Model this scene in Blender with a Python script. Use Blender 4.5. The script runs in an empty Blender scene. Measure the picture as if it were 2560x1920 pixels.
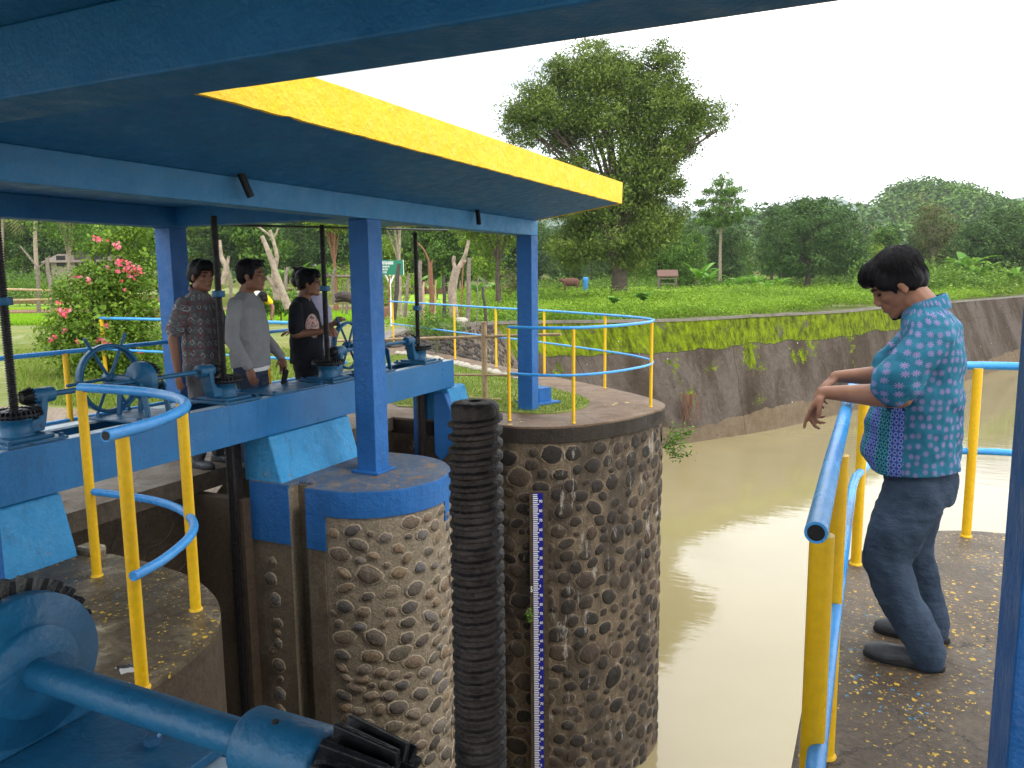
import bpy, bmesh, math, random
import numpy as np
from mathutils import Vector, Matrix, noise
# ---------------------------------------------------------------- camera
C = bpy.context.scene.collection
sc = bpy.context.scene
F_PX, PITCH, ROLL, AZ = 1952.59, math.radians(7.927), math.radians(-0.5976), math.radians(25.217)
CAM = np.array([3.4706, -4.8886, 1.52])
def _axes():
    r0 = np.array([math.cos(AZ), math.sin(AZ), 0.]); f0 = np.array([-math.sin(AZ), math.cos(AZ), 0.]); u0 = np.array([0, 0, 1.])
    f = f0*math.cos(PITCH) - u0*math.sin(PITCH); u = f0*math.sin(PITCH) + u0*math.cos(PITCH)
    r = r0*math.cos(ROLL) + u*math.sin(ROLL); u2 = u*math.cos(ROLL) - r0*math.sin(ROLL)
    return r, u2, f, f0
RT, UP, FW, F0 = _axes()
cam = bpy.data.cameras.new('camera'); camo = bpy.data.objects.new('camera', cam); C.objects.link(camo)
camo.matrix_world = Matrix(((RT[0], UP[0], -FW[0], CAM[0]), (RT[1], UP[1], -FW[1], CAM[1]), (RT[2], UP[2], -FW[2], CAM[2]), (0, 0, 0, 1)))
cam.sensor_width = 36; cam.lens = 36*F_PX/2560; cam.clip_start = 0.02; cam.clip_end = 9000
sc.camera = camo
def at(px, py, Y):                      # point on the ray of a photo pixel at ground distance Y in front of the camera
    d = FW*F_PX + RT*(px-1280) + UP*(960-py)
    return CAM + d*(Y/(d[0]*F0[0]+d[1]*F0[1]))
# ---------------------------------------------------------------- sky, sun, exposure
SUN_EL, SUN_AZ = math.radians(52), math.radians(100)      # azimuth measured from +Y towards +X
world = bpy.data.worlds.new('World'); sc.world = world; world.use_nodes = True
nt = world.node_tree; nt.nodes.clear()
def N(tree, t, **k):
    n = tree.nodes.new(t)
    for a, b in k.items(): setattr(n, a, b)
    return n
o = N(nt, 'ShaderNodeOutputWorld'); bg = N(nt, 'ShaderNodeBackground'); bg2 = N(nt, 'ShaderNodeBackground'); mx = N(nt, 'ShaderNodeMixShader')
sky = N(nt, 'ShaderNodeTexSky', sky_type='NISHITA', sun_disc=False, sun_elevation=SUN_EL, sun_rotation=SUN_AZ, air_density=1.0, dust_density=3.0)
nt.links.new(sky.outputs[0], bg.inputs[0]); bg.inputs[1].default_value = 0.13
tc = N(nt, 'ShaderNodeTexCoord'); mp = N(nt, 'ShaderNodeMapping'); mp.inputs['Scale'].default_value = (1.0, 1.0, 4.5)
mp.inputs['Rotation'].default_value = (0.10, 0.06, 0.4)
ns = N(nt, 'ShaderNodeTexNoise'); ns.inputs['Scale'].default_value = 2.1; ns.inputs['Detail'].default_value = 6; ns.inputs['Roughness'].default_value = .5
cr = N(nt, 'ShaderNodeValToRGB'); cr.color_ramp.elements[0].position = .395; cr.color_ramp.elements[1].position = .485
cr.color_ramp.elements[0].color = (.22, .22, .22, 1); cr.color_ramp.elements[1].color = (1, 1, 1, 1)
nt.links.new(tc.outputs['Generated'], mp.inputs[0]); nt.links.new(mp.outputs[0], ns.inputs[0]); nt.links.new(ns.outputs[0], cr.inputs[0])
bg2.inputs[0].default_value = (.96, .98, 1, 1); bg2.inputs[1].default_value = 3.3
nt.links.new(cr.outputs[0], mx.inputs[0]); nt.links.new(bg.outputs[0], mx.inputs[1]); nt.links.new(bg2.outputs[0], mx.inputs[2]); nt.links.new(mx.outputs[0], o.inputs[0])
sun = bpy.data.lights.new('sun', 'SUN'); sun.energy = 1.5; sun.angle = math.radians(10); sun.color = (1, .95, .87)
suno = bpy.data.objects.new('sun', sun); C.objects.link(suno)
sd = Vector((math.sin(SUN_AZ)*math.cos(SUN_EL), math.cos(SUN_AZ)*math.cos(SUN_EL), math.sin(SUN_EL)))
suno.rotation_euler = sd.to_track_quat('Z', 'Y').to_euler()
sc.view_settings.view_transform = 'Standard'; sc.view_settings.look = 'None'; sc.view_settings.exposure = 0.0; sc.view_settings.gamma = 1
sc.cycles.max_bounces = 7; sc.cycles.diffuse_bounces = 3; sc.cycles.glossy_bounces = 3; sc.cycles.transparent_max_bounces = 6
sc.cycles.volume_bounces = 0
sc.cycles.use_denoising = True
# ---------------------------------------------------------------- materials
def ramp(t, stops, interp='LINEAR'):
    r = N(t, 'ShaderNodeValToRGB'); r.color_ramp.interpolation = interp
    e = r.color_ramp.elements
    while len(e) < len(stops): e.new(.5)
    for i, (p, c) in enumerate(stops):
        e[i].position = p; e[i].color = (*c, 1) if len(c) == 3 else c
    return r
def math_(t, op, a, b=None, clamp=False):
    m = N(t, 'ShaderNodeMath', operation=op); m.use_clamp = clamp
    for i, v in enumerate((a, b)):
        if v is None: continue
        if isinstance(v, (int, float)): m.inputs[i].default_value = v
        else: t.links.new(v, m.inputs[i])
    return m.outputs[0]
def mixc(t, f, a, b):
    m = N(t, 'ShaderNodeMix', data_type='RGBA')
    for k, v in ((0, f), (6, a), (7, b)):
        if isinstance(v, (int, float)): m.inputs[k].default_value = v
        elif isinstance(v, tuple): m.inputs[k].default_value = (*v, 1)
        else: t.links.new(v, m.inputs[k])
    return m.outputs[2]
def noise_(t, vec, scale, detail=5, rough=.55, dist=0, out=0):
    n = N(t, 'ShaderNodeTexNoise'); n.inputs['Scale'].default_value = scale; n.inputs['Detail'].default_value = detail
    n.inputs['Roughness'].default_value = rough; n.inputs['Distortion'].default_value = dist
    if vec is not None: t.links.new(vec, n.inputs['Vector'])
    return n.outputs[out]
def mapping(t, vec, scale=(1, 1, 1), loc=(0, 0, 0), rot=(0, 0, 0)):
    m = N(t, 'ShaderNodeMapping'); m.inputs['Scale'].default_value = scale; m.inputs['Location'].default_value = loc; m.inputs['Rotation'].default_value = rot
    t.links.new(vec, m.inputs[0]); return m.outputs[0]
def base(name, rough=.6, metal=0., spec=.2):
    m = bpy.data.materials.new(name); m.use_nodes = True; t = m.node_tree; b = t.nodes['Principled BSDF']
    b.inputs['Roughness'].default_value = rough; b.inputs['Metallic'].default_value = metal; b.inputs['Specular IOR Level'].default_value = spec
    tc = N(t, 'ShaderNodeTexCoord')
    return m, t, b, tc
def bump(t, b, h, strength=.3, dist=.01):
    n = N(t, 'ShaderNodeBump'); n.inputs['Strength'].default_value = strength; n.inputs['Distance'].default_value = dist
    t.links.new(h, n.inputs['Height']); t.links.new(n.outputs[0], b.inputs['Normal']); return n
def vor(t, vec, scale, feat='F1', rnd=1., out=0, dims='3D'):
    v = N(t, 'ShaderNodeTexVoronoi', feature=feat, voronoi_dimensions=dims); v.inputs['Scale'].default_value = scale; v.inputs['Randomness'].default_value = rnd
    t.links.new(vec, v.inputs['Vector']); return v.outputs[out] if isinstance(out, int) else v.outputs[out]
def splat(t, vec, col, scale, size, color, dens=.55, dscale=1.5, seed=0.):
    """drops of paint: small cells kept only where a broad noise is high"""
    v = mapping(t, vec, loc=(seed, seed*.7, 0))
    nz = noise_(t, v, scale*2.3, 2, .5, 0, 1)
    wob = N(t, 'ShaderNodeVectorMath', operation='MULTIPLY_ADD'); t.links.new(nz, wob.inputs[0]); wob.inputs[1].default_value = (.03, .03, .03); t.links.new(v, wob.inputs[2])
    d = vor(t, wob.outputs[0], scale); rn = vor(t, wob.outputs[0], scale, out=1)
    thr = math_(t, 'MULTIPLY', rn, size*2)
    small = math_(t, 'LESS_THAN', d, thr)
    broad = math_(t, 'GREATER_THAN', noise_(t, v, dscale, 3, .6), dens)
    return mixc(t, math_(t, 'MULTIPLY', small, broad), col, color)
def paint(name, c1, c2, rough=.4, chips=None, bumps=.15, bscale=60, streak=None, wear=.62):
    m, t, b, tc = base(name, rough, spec=.38)
    v = tc.outputs['Object']
    col = ramp(t, [(.3, c1), (.7, c2)]); t.links.new(noise_(t, v, 3.5, 8, .62), col.inputs[0])
    out = col.outputs[0]
    fine = ramp(t, [(.35, (.93, .93, .93)), (.65, (1.05, 1.05, 1.05))]); t.links.new(noise_(t, v, 45, 4, .6), fine.inputs[0])
    mm = N(t, 'ShaderNodeMix', data_type='RGBA', blend_type='MULTIPLY'); mm.inputs[0].default_value = 1; t.links.new(out, mm.inputs[6]); t.links.new(fine.outputs[0], mm.inputs[7]); out = mm.outputs[2]
    if streak:
        sv = mapping(t, v, (9, 9, 1.1)); s = ramp(t, [(.55, (0, 0, 0)), (.72, (1, 1, 1))]); t.links.new(noise_(t, sv, 2.0, 6, .65), s.inputs[0])
        out = mixc(t, math_(t, 'MULTIPLY', s.outputs[0], .55), out, streak)
    if chips:
        s = ramp(t, [(wear, (0, 0, 0)), (wear+.025, (1, 1, 1))]); t.links.new(noise_(t, v, 7, 9, .72), s.inputs[0])
        out = mixc(t, s.outputs[0], out, chips)
    t.links.new(out, b.inputs['Base Color'])
    rr = ramp(t, [(.3, (rough*.75,)*3), (.7, (min(1, rough*1.35),)*3)]); t.links.new(noise_(t, v, 12, 4), rr.inputs[0]); t.links.new(rr.outputs[0], b.inputs['Roughness'])
    h = math_(t, 'ADD', noise_(t, v, bscale, 4, .6), math_(t, 'MULTIPLY', noise_(t, v, 9, 4, .6), 2.2))
    bump(t, b, h, bumps, .012)
    return m
def concrete(name, cols, rough=.75, sc1=2.2, drops=(), bumps=.5, wet=None, cracks=True):
    m, t, b, tc = base(name, rough); v = tc.outputs['Object']
    big = noise_(t, v, sc1, 9, .68, .4)
    r = ramp(t, [(.25+.5*i/(len(cols)-1), c) for i, c in enumerate(cols)]); t.links.new(big, r.inputs[0]); out = r.outputs[0]
    g = ramp(t, [(.3, (.62, .62, .62)), (.7, (1.25, 1.22, 1.2))]); t.links.new(noise_(t, v, 38, 6, .7), g.inputs[0])
    mm = N(t, 'ShaderNodeMix', data_type='RGBA', blend_type='MULTIPLY'); mm.inputs[0].default_value = 1; t.links.new(out, mm.inputs[6]); t.links.new(g.outputs[0], mm.inputs[7]); out = mm.outputs[2]
    if cracks:
        wv = N(t, 'ShaderNodeVectorMath', operation='MULTIPLY_ADD'); t.links.new(noise_(t, v, 3, 6, .7, 0, 1), wv.inputs[0]); wv.inputs[1].default_value = (.35, .35, .35); t.links.new(v, wv.inputs[2])
        d = vor(t, wv.outputs[0], .9, 'DISTANCE_TO_EDGE'); c = math_(t, 'LESS_THAN', d, .0045)
        keep = math_(t, 'GREATER_THAN', noise_(t, v, .8, 2), .5)
        out = mixc(t, math_(t, 'MULTIPLY', math_(t, 'MULTIPLY', c, keep), .8), out, (.035, .028, .022))
    for args in drops: out = splat(t, v, out, *args)
    t.links.new(out, b.inputs['Base Color'])
    rr = ramp(t, [(.35, (rough*.45,)*3), (.6, (rough,)*3)]) if wet is None else ramp(t, [(wet, (.04,)*3), (wet+.02, (rough*.5,)*3), (wet+.22, (rough,)*3)])
    t.links.new(noise_(t, v, 1.7, 5, .6), rr.inputs[0]); t.links.new(rr.outputs[0], b.inputs['Roughness'])
    h = math_(t, 'ADD', noise_(t, v, 55, 6, .7), math_(t, 'MULTIPLY', noise_(t, v, 7, 6, .6), 2))
    bump(t, b, h, bumps, .015)
    return m
def leafmat(name, cols, rough=.55, trans=.25):
    m, t, b, tc = base(name, rough, spec=.12)
    a = N(t, 'ShaderNodeAttribute', attribute_name='rnd')
    r = ramp(t, [(i/(len(cols)-1), c) for i, c in enumerate(cols)]); t.links.new(a.outputs['Fac'], r.inputs[0])
    t.links.new(r.outputs[0], b.inputs['Base Color'])
    tr = N(t, 'ShaderNodeBsdfTranslucent'); mix = N(t, 'ShaderNodeMixShader'); mix.inputs[0].default_value = trans
    t.links.new(r.outputs[0], tr.inputs[0]); t.links.new(b.outputs[0], mix.inputs[1]); t.links.new(tr.outputs[0], mix.inputs[2])
    t.links.new(mix.outputs[0], t.nodes['Material Output'].inputs[0])
    return m
def plain(name, c, rough=.6, metal=0, var=.25, nscale=20, bumps=.1, spec=.25):
    m, t, b, tc = base(name, rough, metal, spec)
    lo = tuple(x*(1-var) for x in c); hi = tuple(min(1, x*(1+var)) for x in c)
    r = ramp(t, [(.3, lo), (.7, hi)]); t.links.new(noise_(t, tc.outputs['Object'], nscale, 5, .65), r.inputs[0]); t.links.new(r.outputs[0], b.inputs['Base Color'])
    if bumps: bump(t, b, noise_(t, tc.outputs['Object'], nscale*3, 4, .6), bumps, .01)
    return m
M = {}
M['blue'] = paint('blue_masonry_paint', (.006, .085, .27), (.013, .12, .37), .5, chips=(.10, .14, .20), bumps=.45, bscale=60, wear=.70, streak=(.006, .06, .17))
M['soffit'] = paint('blue_soffit_paint', (.007, .11, .29), (.014, .15, .37), .55, bumps=.3, bscale=80)
M['beamblue'] = paint('blue_beam_paint', (.022, .15, .33), (.04, .20, .41), .55, bumps=.3, bscale=80)
M['blockblue'] = paint('light_blue_block_paint', (.02, .20, .43), (.04, .27, .53), .6, chips=(.16, .15, .13), bumps=.7, bscale=40, wear=.645, streak=(.05, .10, .16))
M['steelblue'] = paint('blue_steel_paint', (.006, .11, .29), (.012, .15, .37), .33, chips=(.05, .045, .04), bumps=.14, bscale=70, wear=.665, streak=(.006, .07, .17))
M['machblue'] = paint('blue_machine_paint', (.006, .07, .155), (.011, .11, .23), .40, chips=(.016, .026, .034), bumps=.25, bscale=50, wear=.625)
M['railblue'] = paint('sky_blue_rail_paint', (.03, .24, .62), (.06, .36, .78), .22, chips=(.03, .15, .33), bumps=.2, bscale=120, wear=.665)
M['yellow'] = paint('yellow_post_paint', (.72, .40, .005), (.82, .50, .01), .35, chips=(.16, .07, .02), bumps=.12, bscale=90, wear=.72)
M['fascia'] = paint('yellow_fascia_paint', (.80, .49, .015), (.86, .55, .025), .6, chips=(.55, .28, .02), bumps=.6, bscale=34, wear=.725)
M['thread'] = plain('greased_black_steel', (.018, .017, .018), .35, .6, .5, 40, .3)
M['rustthread'] = plain('rusty_dark_steel', (.026, .021, .020), .5, .3, .6, 30, .5)
M['gear'] = plain('black_greased_iron', (.012, .013, .015), .38, .3, .4, 30, .3)
M['bolt'] = plain('bolt_steel', (.03, .10, .2), .4, .4)
M['flangesheen'] = plain('pale_flange_sheen', (.45, .55, .62), .3, .2, .3)  # pale colour paints the sky sheen onto the girders' top flanges
M['deck'] = concrete('worn_brown_deck', [(.07, .05, .034), (.13, .10, .072), (.19, .15, .11), (.10, .075, .055)], .7)
M['splat'] = concrete('paint_splashed_concrete', [(.035, .026, .018), (.085, .064, .046), (.145, .112, .08), (.05, .038, .028)], .5, 1.6,
                      drops=[(24, .15, (.62, .39, .04), .47, 1.3, 3.), (48, .16, (.62, .4, .05), .44, 1.6, 9.), (34, .13, (.05, .25, .42), .52, 1.4, 5.), (14, .10, (.6, .38, .04), .55, 1.2, 1.)], bumps=.7)
M['puddle'] = concrete('wet_mossy_glare_concrete', [(.055, .04, .022), (.12, .09, .055), (.075, .055, .032), (.16, .125, .08), (.42, .38, .28), (.11, .08, .05)], .6, 2.6,  # palest stop paints the sky reflections of puddles into the colour
                      drops=[(22, .15, (.62, .38, .03), .48, 1.6, 4.), (40, .16, (.62, .4, .04), .44, 1.6, 2.), (34, .13, (.05, .25, .45), .53, 1.5, 7.)], bumps=.45, wet=.43)
M['path'] = concrete('brown_path_concrete', [(.065, .038, .022), (.125, .078, .048), (.19, .135, .09), (.08, .05, .032)], .7, 1.5,
                     drops=[(9, .2, (.6, .42, .12), .60, .9, 2.)], bumps=.4)
M['cap'] = concrete('dark_cap_concrete', [(.014, .011, .009), (.03, .023, .018), (.02, .016, .0125)], .75, 3, bumps=.5)
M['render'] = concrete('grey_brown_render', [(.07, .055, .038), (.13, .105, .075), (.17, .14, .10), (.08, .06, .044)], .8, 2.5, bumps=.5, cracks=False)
M['darkrender'] = concrete('shaded_damp_render', [(.04, .028, .019), (.08, .058, .04), (.06, .044, .03)], .8, 2.5, bumps=.6, cracks=False)  # darker copy of the render, shade mixed into its colour
M['bamboo'] = plain('weathered_bamboo', (.36, .25, .14), .5, 0, .35, 14, .2)
M['wood'] = plain('grey_post_wood', (.17, .14, .11), .8, 0, .5, 18, .6)
M['redwood'] = plain('reddish_bark', (.20, .10, .055), .8, 0, .45, 22, .6)
M['darkwood'] = plain('dark_post_wood', (.055, .045, .038), .8, 0, .5, 18, .6)
M['bark'] = plain('tree_bark', (.085, .065, .048), .85, 0, .5, 6, .8)
M['palebark'] = plain('pale_tree_bark', (.30, .24, .18), .8, 0, .45, 9, .6)
M['stem'] = plain('green_stem', (.10, .12, .04), .7)
M['skin'] = plain('brown_skin', (.27, .125, .075), .48, 0, .10, 30, .05, .4)
M['skin2'] = plain('dark_brown_skin', (.19, .085, .05), .5, 0, .10, 30, .05, .4)
def hairmat():
    m, t, b, tc = base('black_hair', .5, spec=.12)
    v = mapping(t, tc.outputs['Object'], (6, 60, 14))
    r = ramp(t, [(.35, (.004, .004, .006)), (.75, (.009, .008, .009))]); n = noise_(t, v, 4, 6, .7); t.links.new(n, r.inputs[0]); t.links.new(r.outputs[0], b.inputs['Base Color']); bump(t, b, n, .5, .004); return m
M['hair'] = hairmat()
M['dark'] = plain('near_black', (.01, .009, .009), .4)
M['white'] = plain('white_enamel', (.75, .75, .72), .4, 0, .06)
M['gauge'] = plain('blue_enamel', (.012, .016, .24), .3, 0, .15)
M['signgreen'] = plain('green_sign_paint', (.01, .16, .09), .5, 0, .15)
M['rock'] = plain('pale_rock', (.36, .33, .27), .8, 0, .4, 8, .6)
# ---------------------------------------------------------------- mesh helpers
def tag(o, label=None, cat=None, group=None, kind=None):
    if label: o['label'] = label
    if cat: o['category'] = cat
    if group: o['group'] = group
    if kind: o['kind'] = kind
    return o
def wl(o):
    v = Vector((0, 0, 0))
    while o is not None: v = v + o.location; o = o.parent
    return v
def empty(name, loc, label, cat, group=None):
    o = bpy.data.objects.new(name, None); C.objects.link(o); o.location = loc; o.empty_display_size = .1
    return tag(o, label, cat, group)
def np_mesh(name, V, Fs, k):
    """V (n,3), Fs (m,k) -> mesh, fast"""
    me = bpy.data.meshes.new(name); V = np.asarray(V, np.float32); Fs = np.asarray(Fs, np.int32)
    me.vertices.add(len(V)); me.vertices.foreach_set('co', V.ravel()); me.loops.add(Fs.size); me.loops.foreach_set('vertex_index', Fs.ravel())
    me.polygons.add(len(Fs)); me.polygons.foreach_set('loop_start', np.arange(0, Fs.size, k, dtype=np.int32)); me.update(calc_edges=True)
    return me
def link(name, me, mat, parent=None, smooth=False, loc=None):
    o = bpy.data.objects.new(name, me); C.objects.link(o)
    if mat is not None: me.materials.append(mat)
    if parent is not None: o.parent = parent
    if loc is not None: o.location = loc
    if smooth: me.polygons.foreach_set('use_smooth', np.ones(len(me.polygons), bool))
    return o
class MB:
    """collects world-space shapes; build() makes ONE mesh object, local to its parent or to `origin`"""
    def __init__(s): s.v = []; s.f = []; s.sm = []; s.at = []
    def add(s, V, Fc, smooth=False, val=0.):
        b = len(s.v); s.v += [tuple(map(float, p)) for p in V]; s.f += [tuple(b+i for i in f) for f in Fc]; s.sm += [smooth]*len(Fc); s.at += [val]*len(Fc); return s
    def box(s, x0, x1, y0, y1, z0, z1):
        V = [(x, y, z) for z in (z0, z1) for y in (y0, y1) for x in (x0, x1)]
        return s.add(V, [(0, 2, 3, 1), (4, 5, 7, 6), (0, 1, 5, 4), (2, 6, 7, 3), (0, 4, 6, 2), (1, 3, 7, 5)])
    def prism(s, poly, z0, z1, axis='z'):
        n = len(poly)
        def P(a, b, c):
            return (a, b, c) if axis == 'z' else ((a, c, b) if axis == 'y' else (c, a, b))
        V = [P(a, b, z0) for a, b in poly]+[P(a, b, z1) for a, b in poly]
        Fc = [tuple(range(n))[::-1], tuple(range(n, 2*n))]+[(i, (i+1) % n, n+(i+1) % n, n+i) for i in range(n)]
        return s.add(V, Fc)
    def tube(s, pts, r, seg=12, caps=True, smooth=True, val=0., hollow=0):
        pts = [Vector(p) for p in pts]; n = len(pts); rs = r if isinstance(r, (list, tuple)) else [r]*n
        V = []; up = None
        for i, p in enumerate(pts):
            d = (pts[min(i+1, n-1)]-pts[max(i-1, 0)]).normalized()
            if up is None: up = Vector((0, 0, 1)) if abs(d.z) < .9 else Vector((1, 0, 0))
            a = d.cross(up).normalized(); b2 = a.cross(d).normalized(); up = b2
            V += [p+(a*math.cos(2*math.pi*k/seg)+b2*math.sin(2*math.pi*k/seg))*rs[i] for k in range(seg)]
        Fc = [(i*seg+k, i*seg+(k+1) % seg, (i+1)*seg+(k+1) % seg, (i+1)*seg+k) for i in range(n-1) for k in range(seg)]
        s.add(V, Fc, smooth, val)
        if caps:
            s.add(V[:seg], [tuple(range(seg))[::-1]], False, val); s.add(V[-seg:], [tuple(range(seg))], False, val)
        return s
    def cyl(s, p0, p1, r0, r1=None, seg=20, smooth=True): return s.tube([p0, p1], [r0, r0 if r1 is None else r1], seg, True, smooth)
    def lathe(s, prof, c, seg=32, smooth=True, axis='z', caps=True):
        n = len(prof); V = []
        for r, h in prof:
            for k in range(seg):
                a = 2*math.pi*k/seg; u, w = r*math.cos(a), r*math.sin(a)
                V.append({'z': (c[0]+u, c[1]+w, c[2]+h), 'x': (c[0]+h, c[1]+u, c[2]+w), 'y': (c[0]+w, c[1]+h, c[2]+u)}[axis])
        Fc = [(i*seg+k, i*seg+(k+1) % seg, (i+1)*seg+(k+1) % seg, (i+1)*seg+k) for i in range(n-1) for k in range(seg)]
        s.add(V, Fc, smooth)
        if caps and prof[0][0] > 1e-6: s.add(V[:seg], [tuple(range(seg))[::-1]])
        if caps and prof[-1][0] > 1e-6: s.add(V[-seg:], [tuple(range(seg))])
        return s
    def ell(s, c, r, rot=None, nu=12, nv=8, smooth=True, val=0., pw=1.):
        V = []; R3 = rot if rot is not None else Matrix.Identity(3); c = Vector(c)
        for j in range(1, nv):
            t = math.pi*j/nv
            for k in range(nu):
                a = 2*math.pi*k/nu; q = Vector((math.sin(t)*math.cos(a)*r[0], math.sin(t)*math.sin(a)*r[1], math.cos(t)*r[2])); V.append(c+R3@q)
        top = len(V); V.append(c+R3@Vector((0, 0, r[2]))); V.append(c-R3@Vector((0, 0, r[2])))
        Fc = [(j*nu+k, (j+1)*nu+k, (j+1)*nu+(k+1) % nu, j*nu+(k+1) % nu) for j in range(nv-2) for k in range(nu)]
        Fc += [(top, k, (k+1) % nu) for k in range(nu)]+[(top+1, (nv-2)*nu+(k+1) % nu, (nv-2)*nu+k) for k in range(nu)]
        return s.add(V, Fc, smooth, val)
    def build(s, name, mat, parent=None, origin=None, bevel=0., label=None):
        o0 = wl(parent) if parent is not None else Vector(origin or (0, 0, 0))
        me = bpy.data.meshes.new(name); V = np.array(s.v)-np.array(o0); me.from_pydata(V.tolist(), [], s.f)
        me.polygons.foreach_set('use_smooth', np.array(s.sm, bool))
        if any(s.at):
            a = me.attributes.new('rnd', 'FLOAT', 'FACE'); a.data.foreach_set('value', np.array(s.at, np.float32))
        me.update()
        o = link(name, me, mat, parent)
        if parent is None: o.location = o0
        if bevel:
            b = o.modifiers.new('bevel', 'BEVEL'); b.width = bevel; b.segments = 2; b.limit_method = 'ANGLE'; b.angle_limit = math.radians(50)
        if label: o['label'] = label
        return o
def bake(o):
    dg = bpy.context.evaluated_depsgraph_get(); dg.update(); ev = o.evaluated_get(dg)
    me = bpy.data.meshes.new_from_object(ev, depsgraph=dg); o.modifiers.clear(); o.data = me; return o
def catmull(pts, n=8, closed=False):
    P = [Vector(p) for p in pts]; out = []; m = len(P); rng = range(m) if closed else range(m-1)
    for i in rng:
        a, b, c, d = (P[(i-1) % m], P[i], P[(i+1) % m], P[(i+2) % m]) if closed else (P[max(i-1, 0)], P[i], P[i+1], P[min(i+2, m-1)])
        for k in range(n):
            t = k/n; out.append(.5*((2*b)+(c-a)*t+(2*a-5*b+4*c-d)*t*t+(3*b-a-3*c+d)*t**3))
    if not closed: out.append(P[-1])
    return out
def copy_tree(o, parent=None):
    c = o.copy(); C.objects.link(c); c.parent = parent
    for ch in list(o.children): copy_tree(ch, c)
    return c
rng = np.random.default_rng(7)
def leaf_arrays(cent, size, seed, up=.35, aspect=.55, rnd=None, nrm=None):
    """one 4-vertex leaf per centre, random turn"""
    g = np.random.default_rng(seed); n = len(cent)
    d = g.normal(size=(n, 3)); d /= np.linalg.norm(d, axis=1)[:, None]
    nn = g.normal(size=(n, 3)); nn[:, 2] += up*3
    if nrm is not None: nn += nrm
    a = np.cross(d, nn); a /= np.linalg.norm(a, axis=1)[:, None]+1e-9; b = np.cross(nn, a); b /= np.linalg.norm(b, axis=1)[:, None]+1e-9
    s = (size*g.uniform(.6, 1.35, n))[:, None] if np.isscalar(size) else size[:, None]
    bend = np.array([0, 0, -1.])*s*.18
    V = np.stack([cent-b*s*.55+bend, cent+a*s*aspect*.5, cent+b*s*.55+bend, cent-a*s*aspect*.5], 1).reshape(-1, 3)
    Fc = np.arange(4*n).reshape(n, 4)
    return V, Fc, (g.uniform(0, 1, n) if rnd is None else rnd)
def leaf_obj(name, cent, size, mat, parent=None, seed=0, up=.35, aspect=.55, rnd=None, nrm=None):
    V, Fc, r = leaf_arrays(np.asarray(cent, float), size, seed, up, aspect, rnd, nrm)
    me = np_mesh(name, V, Fc, 4)
    a = me.attributes.new('rnd', 'FLOAT', 'FACE'); a.data.foreach_set('value', np.clip(r, 0, 1).astype(np.float32))
    return link(name, me, mat, parent)
def crown_points(blobs, n, per=26, spread=.42, seed=0, shell=.75, gaps=0.):
    """leaf clumps hung through a few ellipsoids; returns centres and a clump tone"""
    g = np.random.default_rng(seed); B = np.array(blobs, float); vol = (B[:, 3]*B[:, 4]*B[:, 5])**.72; w = vol/vol.sum()
    nc = max(1, n//per); bi = g.choice(len(B), nc, p=w); d = g.normal(size=(nc, 3)); d /= np.linalg.norm(d, axis=1)[:, None]
    rad = shell+(1.05-shell)*g.uniform(0, 1, nc)**.8; inner = g.uniform(0, 1, nc) < .22; rad[inner] = g.uniform(.3, .8, inner.sum())
    cc = B[bi, :3]+d*B[bi, 3:6]*rad[:, None]
    if gaps:
        nv = np.array([noise.noise(Vector(c)*gaps+Vector((seed, 0, 0))) for c in cc]); ok = nv > -.24; cc, d = cc[ok], d[ok]; nc = len(cc)
    k = g.integers(0, nc, n); sz = spread*g.uniform(.55, 1.3, nc)
    off = g.normal(size=(n, 3))*sz[k][:, None]*np.array([.62, .62, .42])
    tone = np.clip(.5+.22*g.normal(size=nc), 0, 1)[k]*.65+.35*g.uniform(0, 1, n)
    return cc[k]+off, tone, d[k]
# ---------------------------------------------------------------- repeats of painted railing
def railing(name, label, path_top, posts, zt, zm, rt, rp, group, endcap=None, zb=0., mid=True, midlen=None, mid0=0):
    """path_top: list of (x,y) smooth; posts: list of (x,y)"""
    x0, y0 = posts[0]; root = empty(name, (x0, y0, zb), label, 'railing', group)
    def nearest(q): return min(range(len(path_top)), key=lambda i: (path_top[i][0]-q[0])**2+(path_top[i][1]-q[1])**2)
    MB().tube([(p[0], p[1], zt) for p in path_top], rt, 14).build('top_rail', M['railblue'], root)
    if endcap:   # black disc paints the shade inside the open pipe end
        e, nxt = Vector((*endcap, zt)), Vector((*path_top[1][:2], zt)); d = (e-nxt).normalized()
        MB().cyl(e+d*.001, e+d*.0025, rt*.74, seg=16).build('mouth_shade', M['dark'], root)
    if mid:
        pm = path_top[mid0:] if midlen is None else [(p[0]+midlen, p[1]-(.12 if i == 0 else 0)) for i, p in enumerate(path_top)]
        MB().tube([(p[0], p[1], zm) for p in pm], rt*.85, 12).build('mid_rail', M['railblue'], root)
    for q in posts:
        m = MB().cyl((q[0], q[1], zb-.01), (q[0], q[1], zt-rt*.6), rp, seg=16)
        m.lathe([(rp*1.25, -.004), (rp*1.3, .006), (rp*1.02, .012)], (q[0], q[1], zb), 14); m.build('post', M['yellow'], root)
    return root
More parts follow.
